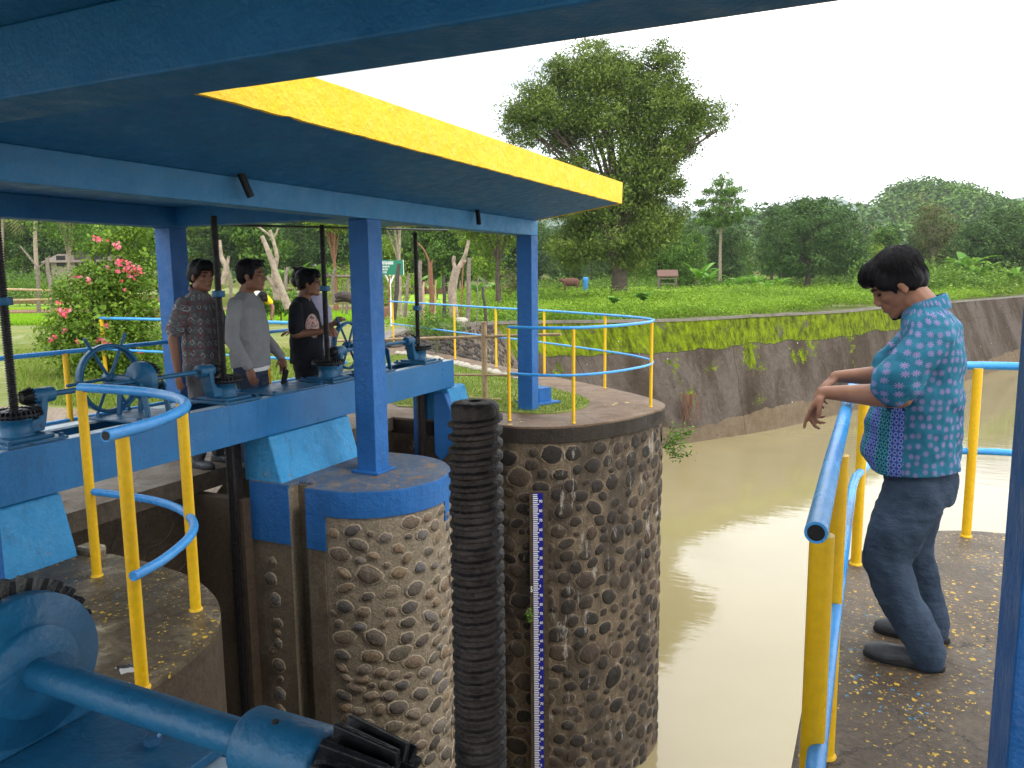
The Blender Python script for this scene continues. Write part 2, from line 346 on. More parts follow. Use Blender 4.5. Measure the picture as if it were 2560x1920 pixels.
# ---------------------------------------------------------------- piers and platforms
ZW = -4.2
def arc(cx, cy, r, a0, a1, n=20, ry=None):
    return [(cx+r*math.cos(math.radians(a0+(a1-a0)*i/n)), cy+(ry or r)*math.sin(math.radians(a0+(a1-a0)*i/n))) for i in range(n+1)]
def stone_panel(name, path, z0, z1, mat, parent, seed, sx=.15, sz=.115, r=(.058, .04), dark=.5, depth=.022, skip=None, gap=.012):
    """river cobbles set in mortar along a wall line (x,y list, outside to the right of travel)"""
    g = random.Random(seed); m = MB(); P = [Vector((p[0], p[1], 0)) for p in path]; L = [0]
    for a, b in zip(P, P[1:]): L.append(L[-1]+(b-a).length)
    def on(s):
        for i in range(len(P)-1):
            if s <= L[i+1] or i == len(P)-2:
                d = (P[i+1]-P[i]).normalized(); return P[i]+d*(s-L[i]), d
    cells = {}; cs = max(sx, sz)*1.2; tries = int(L[-1]*(z1-z0)/(sx*sz)*14)
    for it in range(tries):
        s, z = g.uniform(.02, L[-1]-.02), g.uniform(z0, z1-.03); k = g.choice((1.6, 1.35, 1.2, 1.05, .9)) if it < tries*.65 else g.choice((.85, .7, .55))
        rx = r[0]*k*g.uniform(.85, 1.15); rz = r[1]*k*g.uniform(.85, 1.2); ci, cj = int(s/cs), int(z/cs); gp = gap(z) if callable(gap) else gap
        if s-rx < 0 or s+rx > L[-1] or z+rz*1.1 > z1 or (skip and skip(s, z)): continue
        if any(((s-q[0])/(rx+q[2]+gp))**2+((z-q[1])/(rz+q[3]+gp))**2 < 1 for di in (-1, 0, 1) for dj in (-1, 0, 1) for q in cells.get((ci+di, cj+dj), ())): continue
        cells.setdefault((ci, cj), []).append((s, z, rx, rz))
        q, d = on(s); n = Vector((d.y, -d.x, 0)); an = g.gauss(0, .35)
        ca, sa = math.cos(an), math.sin(an); a1 = d*ca+Vector((0, 0, 1))*sa; a2 = -d*sa+Vector((0, 0, 1))*ca
        R3 = Matrix((a1, a2, n)).transposed(); val = min(1, max(.02, g.gauss(dark, .24)))
        V = []; nu = 12; irr = [1+g.uniform(-.12, .12) for _ in range(nu)]; dep = depth*g.uniform(.6, 1.25)*min(1, k+.2)
        prof = [(1.22, -.003), (1.10, .0045), (1.02, .005), (.97, .002), (.93, .35), (.80, .68), (.55, .90), (.25, .99)]
        for kk, (rr, h) in enumerate(prof):
            for j in range(nu):
                aa = 2*math.pi*j/nu; V.append(q+Vector((0, 0, z))+R3@Vector((math.cos(aa)*rr*rx*irr[j], math.sin(aa)*rr*rz*irr[j], h*(dep if kk > 3 else 1))))
        V.append(q+Vector((0, 0, z))+n*dep); b = len(m.v); m.v += [tuple(p) for p in V]
        for kk in range(7):
            for j in range(nu): m.f.append((b+kk*nu+j, b+kk*nu+(j+1) % nu, b+(kk+1)*nu+(j+1) % nu, b+(kk+1)*nu+j)); m.sm.append(True); m.at.append(.006 if kk < 3 else val)
        for j in range(nu): m.f.append((b+7*nu+j, b+7*nu+(j+1) % nu, b+8*nu)); m.sm.append(True); m.at.append(val)
    return m.build(name, mat, parent)
def stonemat(name, mortar, stones, stain=.5, stainc=(.035, .03, .026), lime=.63, limec=(.26, .235, .20)):
    m, t, b, tc = base(name, .7); v = tc.outputs['Object']
    a = N(t, 'ShaderNodeAttribute', attribute_name='rnd')
    rs = ramp(t, [(i/(len(stones)-1), c) for i, c in enumerate(stones)]); t.links.new(a.outputs['Fac'], rs.inputs[0])
    isst = math_(t, 'GREATER_THAN', a.outputs['Fac'], .01)
    rm = ramp(t, [(.3, tuple(x*.7 for x in mortar)), (.7, mortar)]); t.links.new(noise_(t, v, 9, 7, .7), rm.inputs[0])
    rim = math_(t, 'MULTIPLY', math_(t, 'GREATER_THAN', a.outputs['Fac'], .004), math_(t, 'LESS_THAN', a.outputs['Fac'], .01))
    out = mixc(t, isst, mixc(t, math_(t, 'MULTIPLY', rim, .30), rm.outputs[0], tuple(min(1, x*1.7) for x in mortar)), rs.outputs[0])
    sp = ramp(t, [(.35, (.6, .6, .6)), (.65, (1.35, 1.3, 1.25))]); t.links.new(noise_(t, v, 55, 6, .75), sp.inputs[0])
    mm = N(t, 'ShaderNodeMix', data_type='RGBA', blend_type='MULTIPLY'); mm.inputs[0].default_value = 1; t.links.new(out, mm.inputs[6]); t.links.new(sp.outputs[0], mm.inputs[7]); out = mm.outputs[2]
    st = ramp(t, [(stain, (0, 0, 0)), (stain+.12, (1, 1, 1))]); t.links.new(noise_(t, mapping(t, v, (1.5, 1.5, .75)), 1.6, 8, .7, .6), st.inputs[0])
    out = mixc(t, math_(t, 'MULTIPLY', st.outputs[0], .72), out, stainc)
    lime = ramp(t, [(lime, (0, 0, 0)), (lime+.04, (1, 1, 1))]); t.links.new(noise_(t, mapping(t, v, (3, 3, .8)), 2.2, 8, .75, .4), lime.inputs[0])
    out = mixc(t, math_(t, 'MULTIPLY', lime.outputs[0], .6), out, limec)
    t.links.new(out, b.inputs['Base Color'])
    rr = ramp(t, [(.35, (.42,)*3), (.65, (.85,)*3)]); t.links.new(noise_(t, v, 14, 4), rr.inputs[0]); t.links.new(rr.outputs[0], b.inputs['Roughness'])
    bump(t, b, math_(t, 'ADD', noise_(t, v, 60, 6, .7), math_(t, 'MULTIPLY', noise_(t, v, 12, 5, .6), 1.6)), .75, .012); return m
M['stoneA'] = stonemat('pale_mortar_and_cobbles', (.27, .225, .165), [(.06, .052, .045), (.14, .115, .08), (.075, .07, .068), (.19, .135, .085), (.11, .11, .115), (.24, .185, .12)], .62, (.06, .048, .04))
M['stoneB'] = stonemat('stained_mortar_and_dark_cobbles', (.15, .115, .078), [(.012, .011, .010), (.035, .028, .022), (.018, .017, .016), (.07, .048, .034), (.03, .027, .025), (.10, .08, .058)], .44, (.026, .020, .016), .595, (.34, .31, .27))
M['stoneD'] = stonemat('shaded_brown_masonry', (.07, .05, .034), [(.03, .024, .018), (.055, .04, .027), (.04, .03, .022)], .55)  # brown masonry with the shade under the deck put into its colours

def pier(name, label, outline, ztop, band, mats, origin):
    root = empty(name, origin, label, 'pier'); return root
# --- middle pier
pA = empty('gate_pier', (0, .09, 0), 'half-round stone pier with blue painted rim under the middle square column', 'pier')
nose = arc(-.1, .09, .6, -90, 90, 28)
bodyA = [(-.27, -.51)]+nose+[(-.80, .69), (-.80, -.51), (-.43, -.51), (-.43, -.40), (-.27, -.40)]
MB().prism(bodyA, ZW-.6, -.02).build('core', M['stoneA'], pA)
MB().box(-.7995, -.4305, -.5145, -.5105, ZW-.5, -.4603).box(-.4295, -.2705, -.4045, -.4005, ZW-.5, -.021).box(-.2745, -.2705, -.509, -.405, ZW-.5, -.021).build('rendered_face', M['render'], pA)
topA = [(-.275, -.515)]+arc(-.1, .09, .606, -90, 90, 28)+[(-.80, .695), (-.80, -.515), (-.425, -.515), (-.425, -.395), (-.275, -.395)]
M['pierTop'] = concrete('paint_scuffed_pier_top', [(.13, .11, .085), (.19, .15, .11), (.05, .10, .18), (.17, .125, .09), (.21, .17, .125)], .7, 4.5, drops=[(17, .16, (.35, .16, .08), .5, 2., 1.), (12, .1, (.7, .7, .66), .6, 2., 4.)], bumps=.4, cracks=False)
MB().prism(topA, -.02, 0).build('top', M['pierTop'], pA)
ring = arc(-.1, .09, .612, -90, 90, 30)
band = [(-.27, -.522)]+ring+[(-.3, .702)]+[(-.3, .69)]+arc(-.1, .09, .6, 90, -90, 30)+[(-.27, -.51)]
MB().prism(band, -.20, -.004).build('painted_rim', M['blue'], pA, bevel=.004)
MB().box(-.27, -.10, -.523, -.51, -.46, -.2003).build('painted_edge', M['blue'], pA)
e0 = arc(-.1, .09, .611, 8, 20, 5); e1 = arc(-.1, .09, .6, 20, 8, 5)
MB().prism(e0+e1, -.36, -.2003).build('painted_edge', M['blue'], pA)
MB().box(-.80, -.43, -.522, -.51, -.46, -.003).build('painted_edge', M['blue'], pA)
MB().box(-.27, -.115, -.519, -.51, ZW-.5, -.4603).build('rendered_edge', M['render'], pA)
stone_panel('cobble_facing', [(-.09, -.512)]+arc(-.1, .09, .603, -88, 62, 20), -3.9, -.22, M['stoneA'], pA, 11, .12, .09, (.054, .035), .5, .022, None, lambda z: .026 if z > -1.25 else .010)
stone_panel('cobble_facing', [(-.70, -.516), (-.54, -.516)], -3.4, -.50, M['stoneA'], pA, 5, .11, .17, (.045, .04), .45, .02)
# mortar-face roughening sits in the core's bump
# --- pedestal blocks
def pedestal(y0, y1, label, xs=(-.86, -.60, -.50), zt=.352, low=None):
    m = MB().prism([(xs[0], -.01), (xs[2]+.0, -.01), (xs[1], zt-.012), (xs[1]-.03, zt), (xs[0], zt)], y0, y1, 'y')
    o = m.build('pedestal', M['blockblue'], None, origin=((xs[0]+xs[2])/2, (y0+y1)/2, 0), bevel=.012)
    return tag(o, label, 'pedestal', 'blue pedestal blocks under the gate girder')
pedestal(-.50, .47, 'sloping blue concrete pedestal under the girder beside the middle column')
# --- near left pier
pC = empty('gate_pier', (0, -3, 0), 'wet mossy round platform with yellow posts behind the lower-left shaft', 'pier')
outC = [(-1.0, -2.13), (-.42, -2.13), (-.36, -2.05)]+[tuple(p[:2]) for p in catmull([(-.1, -2.055, 0), (.3, -2.11, 0), (.66, -2.27, 0), (.9, -2.5, 0), (1.02, -2.8, 0), (1.05, -3.1, 0), (1.05, -3.9, 0)], 6)]+[(1.05, -4.4), (-1.0, -4.4)]
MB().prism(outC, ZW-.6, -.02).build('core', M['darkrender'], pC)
MB().prism(outC, -.02, 0).build('top', M['puddle'], pC)
MB().prism([(-.55, -2.13), (-.40, -2.12), (-.37, -2.08), (-.42, -2.03), (-.55, -2.03)], -.3, .045).build('corner_lump', M['puddle'], pC, bevel=.02)
pedestal(-3.35, -2.14, 'sloping blue concrete pedestal at the near end of the girder')
# --- far abutment platform
rimB = [(-1.0, 2.17, 0), (-.063, 2.19, 0), (.238, 2.2, 0), (.682, 2.43, 0), (1.02, 2.92, 0), (1.20, 3.45, 0), (1.26, 3.8, 0), (1.2, 4.1, 0), (1.0, 4.4, 0), (.574, 4.8, 0), (.017, 5.25, 0), (-.483, 5.62, 0), (-1.06, 6.04, 0), (-2.5, 7.1, 0), (-4., 8.2, 0), (-6.4, 9.9, 0)]
rimB = [tuple(p[:2]) for p in catmull(rimB, 5)]
pB = empty('round_abutment', (.2, 3.7, 0), 'big round cobbled abutment carrying a blue and yellow railing and a tide gauge', 'abutment')
polyB = rimB+[(-7.6, 8.6), (-2.4, 2.17)]
inner = [(p[0]*1.0, p[1]) for p in rimB]
MB().prism([(x*.985 if x > 0 else x, y) for x, y in polyB], ZW-.6, -.02).build('core', M['stoneB'], pB)
lip = [(x+.02*(x > 0), y-.01*(y < 2.5)) for x, y in polyB]
MB().prism(lip, -.175, -.02).build('cap_band', M['cap'], pB, bevel=.008)
MB().prism(lip, -.02, 0).build('path_top', M['path'], pB)
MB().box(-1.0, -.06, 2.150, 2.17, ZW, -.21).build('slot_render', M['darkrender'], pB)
shp = [p for p in rimB if p[0] > -.1 and p[1] < 6]
stone_panel('cobble_facing', [(x*.985 if x > 0 else x, y) for x, y in shp], ZW-.2, -.19, M['stoneB'], pB, 3, .15, .12, (.080, .060), .5, .019, None, .008)
pedestal(2.17, 2.55, 'small sloping blue concrete pedestal at the far end of the girder', zt=.352)
bb = MB().prism([(-1.0, -.42), (-.87, -.5), (-.87, .3), (-1.0, .3)], 2.12, 2.30, 'y').build('slot_guard', M['blue'], None, origin=(-.9, 2.2, -.1)); tag(bb, 'blue painted guard block left of the dark gate slot on the abutment', 'guard block', 'guard blocks beside the far gate slot')
bb = MB().prism([(-.74, -.35), (-.66, -.42), (-.50, -.25), (-.47, -.02), (-.60, .3), (-.74, .3)], 2.10, 2.30, 'y').build('slot_guard', M['blue'], None, origin=(-.6, 2.2, -.1), bevel=.01); tag(bb, 'blue painted guard block right of the dark gate slot on the abutment', 'guard block', 'guard blocks beside the far gate slot')
# grass infill and edging stones on the abutment
gi = [tuple(p[:2]) for p in catmull([(-1.6, 2.75, 0), (-.55, 2.86, 0), (-.1, 2.88, 0), (.25, 2.98, 0), (.42, 3.3, 0), (.42, 3.7, 0), (.2, 4.15, 0), (-.5, 4.75, 0), (-1.6, 5.6, 0), (-3., 6.7, 0), (-4.6, 7.9, 0)], 5)]+[(-6.2, 7.4), (-2.4, 3.4)]
M['lawn'] = concrete('short_lawn', [(.085, .14, .018), (.15, .21, .03), (.22, .25, .055), (.10, .17, .022)], .9, .9, bumps=1., cracks=False)
tag(MB().prism(gi, 0.001, .012).build('lawn_bed', M['lawn']), kind='structure')
blk = MB().prism([(-.33, 3.50), (-.10, 3.44), (-.02, 3.62), (-.24, 3.72)], .012, .2).prism([(-.40, 3.44), (-.06, 3.34), (.10, 3.64), (-.27, 3.80)], .012, .04)
tag(blk.build('stub_block', M['blue'], None, origin=(-.2, 3.6, 0), bevel=.006), 'small square blue block on the grass behind the end column', 'block')
g0 = random.Random(4)
for i, p in enumerate(catmull([(-1.3, 5.45, 0), (-2.2, 6.1, 0), (-3.2, 6.85, 0), (-4.2, 7.6, 0), (-5.1, 8.0, 0)], 7)):
    s = g0.uniform(.05, .11); m = MB().ell((p[0]+g0.uniform(-.03, .03), p[1], .03), (s, s*.8, s*.55), Matrix.Rotation(g0.uniform(0, 3), 3, 'Z'), 9, 6, False)
    tag(m.build('edging_stone', M['rock'], None, origin=(p[0], p[1], 0)), 'rough stone set along the inner edge of the brown path', 'stone', 'edging stones along the path')
# --- right platform
pD = empty('round_platform', (4.3, -1.5, 0), 'brown concrete platform splashed with yellow paint under the man in the blue shirt', 'platform')
outD = [(3.29, -4.4), (3.29, -1.2)]+[tuple(p[:2]) for p in catmull([(3.31, -.9, 0), (3.40, -.45, 0), (3.62, .02, 0), (3.92, .25, 0), (4.28, .31, 0), (4.7, .2, 0), (5.05, -.1, 0), (5.28, -.6, 0)], 6)]+[(5.3, -4.4)]
MB().prism(outD[::-1], -.16, 0).build('top_slab', M['splat'], pD, bevel=.012)
MB().prism([(x+(.02 if x < 4.3 else -.02), y-.02) for x, y in outD][::-1], ZW-.6, -.16).build('core', M['stoneB'], pD)
# --- operator deck by the small gates, breast wall
dk = empty('operator_deck', (-2.2, 0, 0), 'worn brown concrete deck where the four men stand behind the girder', 'deck')
MB().box(-2.35, -1.29, -6, 2.17, -.14, 0).build('slab', M['deck'], dk)
MB().box(-1.6, -1.31, -2.13, -.51, ZW-.6, -.14).box(-1.6, -1.31, .69, 2.17, ZW-.6, -.14).build('breast_wall', M['stoneD'], dk)
stone_panel('masonry_face', [(-1.308, -2.13), (-1.308, -.5)][::-1], -3.5, -.22, M['stoneD'], dk, 9, .2, .15, (.085, .055), .5, .014)
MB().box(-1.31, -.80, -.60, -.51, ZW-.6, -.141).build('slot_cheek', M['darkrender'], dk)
# near deck, mostly below the frame, on which the camera stands
nd = empty('near_deck', (2.6, -5.2, 0), 'plain concrete deck running along the near row of gates', 'deck')
MB().box(1.05, 5.4, -6.6, -4.42, -.14, -.003).build('slab', M['deck'], nd)
MB().box(1.06, 3.28, -4.7, -4.43, ZW-.6, -.14).build('breast_wall', M['darkrender'], nd)
# --- gate leaves in the two openings and below the near girder
for (x0, x1, y0, y1, lab) in ((-.93, -.84, -2.12, -.62, 'rusty steel gate leaf down in the nearer small opening'), (-.93, -.84, .70, 2.1, 'rusty steel gate leaf down in the farther small opening')):
    gl = empty('gate_leaf', ((x0+x1)/2, (y0+y1)/2, -1.5), lab, 'sluice gate', 'sluice gate leaves')
    MB().box(x0, x1, y0, y1, ZW-.3, -2.0).build('plate', M['rustthread'], gl)
    MB().box(x1, x1+.05, y0, y1, -2.7, -2.6).box(x1, x1+.05, y0, y1, -3.5, -3.4).build('stiffener', M['rustthread'], gl)
for (y0_, y1_, lb) in ((-.62, -.523, 'dark steel gate guide against the middle pier'), (2.07, 2.149, 'dark steel gate guide against the round abutment')):
    tag(MB().box(-.925, -.86, y0_, y1_, ZW, .35).box(-.86, -.835, y0_, y0_+.02, ZW, .35).build('gate_guide', M['rustthread'], None, origin=(-.9, y0_, 0)), lb, 'gate guide')
# ---------------------------------------------------------------- roofs, beams, columns
far = empty('gate_house_roof', (0, 0, 1.948), 'blue butterfly roof with thick yellow edge over the small gates', 'roof')
MB().box(-.18, 0, -3.30, 3.195, 1.948, 2.1115).build('front_beam', M['beamblue'], far, bevel=.006)
MB().box(-2.13, -1.95, -5.2, .12, 1.948, 2.1115).build('back_beam', M['soffit'], far, bevel=.006)
MB().box(-1.95, -.18, -3.30, -3.12, 1.95, 2.1115).build('cross_beam', M['soffit'], far)
MB().box(-1.95, -.18, .0, .17, 1.96, 2.1115).build('cross_beam', M['soffit'], far)
zs0, zs1, xf = 2.1125, 2.249, .9825
nsg = 48; g1 = random.Random(5)
def edge_noise(k): return .004*math.sin(k*1.7)+.003*math.sin(k*5.1+1)
V = []; Y0, Y1 = -3.30, 3.1156
for i in range(nsg+1):
    y = Y0+(Y1-Y0)*i/nsg; e = edge_noise(i)
    V += [(xf-.012, y, zs1+e*.5), (xf-.01, y, zs1+.21), (0, y, zs0+.18), (-2.15, y, zs0+.18), (-2.15, y, zs0), (0, y, zs0)]
Fc = [(i*6+k, i*6+(k+1) % 6, (i+1)*6+(k+1) % 6, (i+1)*6+k) for i in range(nsg) for k in range(6)]+[(5, 4, 3, 2, 1, 0), tuple(nsg*6+k for k in range(6))]
MB().add(V, Fc).build('slab', M['soffit'], far)
# yellow rendered edge band: long side and end
V = []
for i in range(nsg*3+1):
    y = Y0+(Y1+.012-Y0)*i/(nsg*3); e = .005*noise.noise((y*9, 0, 3))+.003*noise.noise((y*40, 1, 3)); w = .002*noise.noise((y*6, 5, 0))
    V += [(xf-.02, y, zs1-.004+e), (xf+w, y, zs1-.002+e), (xf+.004+w, y, zs1+.212), (xf-.02, y, zs1+.214)]
Fc = [(i*4+k, i*4+(k+1) % 4, (i+1)*4+(k+1) % 4, (i+1)*4+k) for i in range(nsg*3) for k in range(4)]+[(3, 2, 1, 0), tuple(nsg*3*4+k for k in range(4))]
MB().add(V, Fc).build('yellow_edge', M['fascia'], far)
MB().prism([(0, zs0-.008), (xf-.022, zs1-.008), (xf-.022, zs1+.21), (0, zs0+.185), (-1.95, zs0+.185), (-1.95, zs0-.006)], 3.117, 3.127, 'y').build('yellow_edge', M['fascia'], far)
for (x, y, dy) in ((.05, -1.324, .05), (.05, 1.66, -.03)):
    p = MB().tube([(x, y, 2.14), (x+.03, y+dy, 1.992)], .022, 14, False); p.tube([(x, y, 2.14), (x+.03, y+dy, 1.992)], .016, 14, False)
    p.add(*(lambda vv: (vv, [(0, 1, 2, 3, 4, 5, 6, 7)]))([(x+.028+.016*math.cos(a*math.pi/4), y+dy*.98+.016*math.sin(a*math.pi/4), 2.0) for a in range(8)]))
    p.build('drain_pipe', M['gear'], far)
tag(MB().cyl((-1.95, .15, 1.985), (-1.95, 4.6, 2.14), .012).build('tie_rod', M['gear'], None, origin=(-1.95, 0, 2)), 'thin blue rod crossing under the far bay of the roof', 'rod')
near = empty('near_gate_house_roof', (3, -3.5, 1.948), 'dark blue roof slab and beam overhead across the top of the view', 'roof')
MB().box(-.4, 7, -3.65, -3.47, 1.948, 2.1115).build('front_beam', M['soffit'], near, bevel=.006)
MB().prism([(-3.47, zs0), (-2.49, zs1), (-2.49, zs1+.21), (-3.47, zs0+.18), (-5.6, zs0+.18), (-5.6, zs0)], 1.2, 7, 'x').build('slab', M['soffit'], near)  # sloped front wing is out of view, added to block sky light
MB().box(-.4, 1.2, -5.6, -3.47, zs0, zs0+.18).build('slab', M['soffit'], near)
MB().box(-.4, 7, -5.78, -5.6, 1.948, 2.29).build('back_beam', M['soffit'], near)
MB().box(1.2, 7, -2.488, -2.478, zs1, zs1+.21).build('yellow_edge', M['fascia'], near)
def column(x0, y0, label, s=.1785, zt=1.948, plinth=True, zb=0):
    r = empty('square_column', (x0+s/2, y0+s/2, 0), label, 'column', 'blue square roof columns')
    MB().box(x0, x0+s, y0, y0+s, zb, zt-.001).build('shaft', M['blue'], r, bevel=.006)
    if plinth: MB().box(x0-.035, x0+s+.035, y0-.035, y0+s+.035, zb+.001, zb+.022).build('plinth', M['blue'], r, bevel=.004)
    return r
column(-.18, 0, 'blue square column standing on the middle pier')
column(-.18, 3.015, 'blue square column at the end of the yellow-edged roof', plinth=False)
column(-.18, -3.015, 'blue square column at the left edge beside the wet platform')
column(-2.13, -.08, 'blue square column behind the handwheel by the bougainvillea', plinth=False)
column(3.668, -3.65, 'dark blue square column cut by the right edge of the view', plinth=False)
column(-2.13, -3.1, 'blue square rear column out of the camera view', plinth=False) if False else None
# ---------------------------------------------------------------- girders
def girder(axis, a0, a1, face, sgn, z0, z1, label, gap=.27, fl=.10):
    """pair of steel channels; face = coordinate of the outer web, sgn = direction towards the rear channel"""
    root = empty('gate_girder', (face, (a0+a1)/2, z0) if axis == 'y' else ((a0+a1)/2, face, z0), label, 'girder')
    def bx(p0, p1, zz0, zz1, m):
        lo, hi = min(p0, p1), max(p0, p1)
        return m.box(lo, hi, a0, a1, zz0, zz1) if axis == 'y' else m.box(a0, a1, lo, hi, zz0, zz1)
    f = face
    bx(f, f+sgn*.014, z0, z1, MB()).build('web', M['steelblue'], root, bevel=.003)
    bx(f+sgn*.0145, f+sgn*fl, z1-.014, z1-.0005, MB()).build('flange', M['flangesheen'], root)
    bx(f+sgn*.0145, f+sgn*fl, z0+.0005, z0+.014, MB()).build('flange', M['steelblue'], root)
    r0 = f+sgn*(fl+gap)
    bx(r0, r0+sgn*fl, z1-.014, z1-.0005, MB()).build('flange', M['flangesheen'], root)
    bx(r0, r0+sgn*fl, z0+.0005, z0+.014, MB()).build('flange', M['steelblue'], root)
    bx(r0+sgn*(fl+.0005), r0+sgn*(fl+.0145), z0, z1, MB()).build('web', M['steelblue'], root)
    return root
gfar = girder('y', -4.6, 2.30, -.595, -1, .357, .640, 'long blue steel girder carrying the four screw jacks')
MB().box(-1.06, -.598, 2.288, 2.300, .358, .639).build('end_plate', M['steelblue'], gfar)
gnear = girder('x', .9, 3.6, -4.07, -1, .54, .800, 'blue steel girder under the shaft in the lower left corner')
for (y0, y1) in ((-.42, .22), (-1.62, -1.20)):
    cpl = empty('cover_plate', (-.82, (y0+y1)/2, .64), 'bolted blue cover plate on top of the long girder' if y0 > -1 else 'flat blue base plate under the nearer handwheel', 'plate')
    MB().box(-1.05, -.61, y0, y1, .641, .653).build('plate', M['machblue'], cpl, bevel=.002)
    for (bx_, by_) in ((-.64, y0+.05), (-.64, y1-.05), (-1.0, y0+.05), (-1.0, y1-.05)):
        MB().lathe([(.016, .653), (.016, .668), (.012, .672)], (bx_, by_, 0), 6, False).build('bolt', M['bolt'], cpl)
# ---------------------------------------------------------------- screw jacks, shafts, handwheels  (local: x = across, y = along the girder)
def gear_teeth(m, c, r_in, r_out, h0, h1, n, axis, cone=0., tw=.5):
    """n teeth as wedges round an axis; h0..h1 along the axis; cone shrinks the radius towards h1"""
    for k in range(n):
        a0 = 2*math.pi*k/n; da = 2*math.pi/n*tw; V = []
        for h, s in ((h0, 1), (h1, 1-cone)):
            for (a, r) in ((a0, r_in), (a0+da*.25, r_out), (a0+da*.75, r_out), (a0+da, r_in)):
                u, w = r*s*math.cos(a), r*s*math.sin(a)
                V.append({'z': (c[0]+u, c[1]+w, c[2]+h), 'x': (c[0]+h, c[1]+u, c[2]+w), 'y': (c[0]+w, c[1]+h, c[2]+u)}[axis])
        m.add(V, [(3, 2, 1, 0), (4, 5, 6, 7), (0, 1, 5, 4), (1, 2, 6, 5), (2, 3, 7, 6), (3, 0, 4, 7)])
    return m
def thread_mesh(r, z0, z1, pitch, seg=20, depth=.16, jag=0., res=6):
    """square thread: a helix ridge wrapped on a core"""
    rows = int((z1-z0)/pitch*res); V = []; Fc = []; n = rows+1
    g = random.Random(3)
    for i in range(n):
        z = z0+(z1-z0)*i/rows
        for k in range(seg):
            ph = (z/pitch-k/seg) % 1.0
            rr = r*(1-depth*min(1, max(0, (abs(ph-.5)-.17)*9)) if res > 6 else (1 if ph < .5 else 1-depth))*(1+jag*g.uniform(-1, 1)); a = 2*math.pi*k/seg; V.append((rr*math.cos(a), rr*math.sin(a), z))
    Fc = [(i*seg+k, i*seg+(k+1) % seg, (i+1)*seg+(k+1) % seg, (i+1)*seg+k) for i in range(rows) for k in range(seg)]
    Fc += [tuple(range(seg))[::-1], tuple(rows*seg+k for k in range(seg))]
    return V, Fc
def jack(x, y, side, label, ztop=2.0, collar=True, zcol=1.41, zg=.80, th=None, zbase=.641):
    """side=+1: bracket on the +y side, -1 on the -y side"""
    r = empty('screw_jack', (x, y, zbase), label, 'screw jack', 'screw jacks on the long girder')
    s = side
    MB().box(x-.19, x+.19, y-.17, y+.17, zbase+.001, zbase+.018).box(x-.14, x+.14, y-.125, y+.125, zbase+.018, zbase+.036).build('base_plate', M['machblue'], r, bevel=.003)
    for sx in (-1, 1):
        for sy in (-1, 1): MB().lathe([(.014, 0), (.014, .014), (.009, .018)], (x+sx*.165, y+sy*.145, zbase+.018), 6, False).build('bolt', M['bolt'], r)
    MB().lathe([(.088, zbase+.036), (.088, zbase+.045), (.080, zbase+.05), (.080, zg-.045), (.086, zg-.04), (.086, zg-.03)], (x, y, 0), 32).build('housing', M['machblue'], r)
    # bracket: foot hugging the housing, curving up to the shaft bearing
    m = MB(); prof = [(.06, .0), (.135, .0), (.15, .05), (.165, .12), (.175, .20), (.135, .20), (.125, .13), (.105, .075), (.06, .065)]
    m.prism([(y+s*a, zbase+.04+b) for a, b in prof], x-.045, x+.045, 'x'); m.build('bracket', M['machblue'], r, bevel=.008)
    zs = zbase+.235
    MB().lathe([(.020, -.07), (.042, -.07), (.044, -.062), (.044, .055), (.040, .062), (.020, .062)], (x, y+s*.165, zs), 26, True, 'y').build('bearing', M['machblue'], r, bevel=.002)
    g = MB().lathe([(.03, zg-.028), (.125, zg-.022), (.138, zg-.008), (.132, zg+.002), (.08, zg+.012), (.04, zg+.014), (.04, zg+.02)], (x, y, 0), 40)
    gear_teeth(g, (x, y, 0), .088, .139, zg-.018, zg+.020, 34, 'z', .06, .55); g.build('crown_gear', M['gear'], r)
    p = MB().lathe([(.02, s*.10), (.040, s*.098), (.026, s*.05), (.02, s*.05)], (x, y, zs), 24, True, 'y')
    gear_teeth(p, (x, y, zs), .03, .056, s*.10, s*.045, 15, 'y', .34, .55); p.build('pinion', M['gear'], r)
    V, Fc = th or thread_mesh(.0245, -3.2, ztop, .0125, 18, .16)
    MB().add([(a+x, b+y, c) for a, b, c in V], Fc, False).build('threaded_spindle', M['thread'], r)
    if collar: MB().lathe([(.0255, zcol-.022), (.044, zcol-.022), (.045, zcol-.018), (.045, zcol+.018), (.044, zcol+.022), (.0255, zcol+.022)], (x, y, 0), 28).build('collar', M['machblue'], r)
    return r, zs
XS = -.80
TH = thread_mesh(.0245, -2.2, 1.955, .0138, 16, .20)
j1, ZS = jack(XS, -2.23, 1, 'threaded screw jack with collar at the left edge, nearest on the girder', th=TH)
j2, _ = jack(XS, -.71, -1, 'threaded screw jack in front of the man in the patterned shirt', th=TH)
j3, _ = jack(XS, .47, 1, 'threaded screw jack in front of the man in the black t-shirt', th=TH, zcol=1.425)
j4, _ = jack(XS, 1.93, -1, 'threaded screw jack at the far end of the girder past the middle column', th=TH, zcol=1.20)
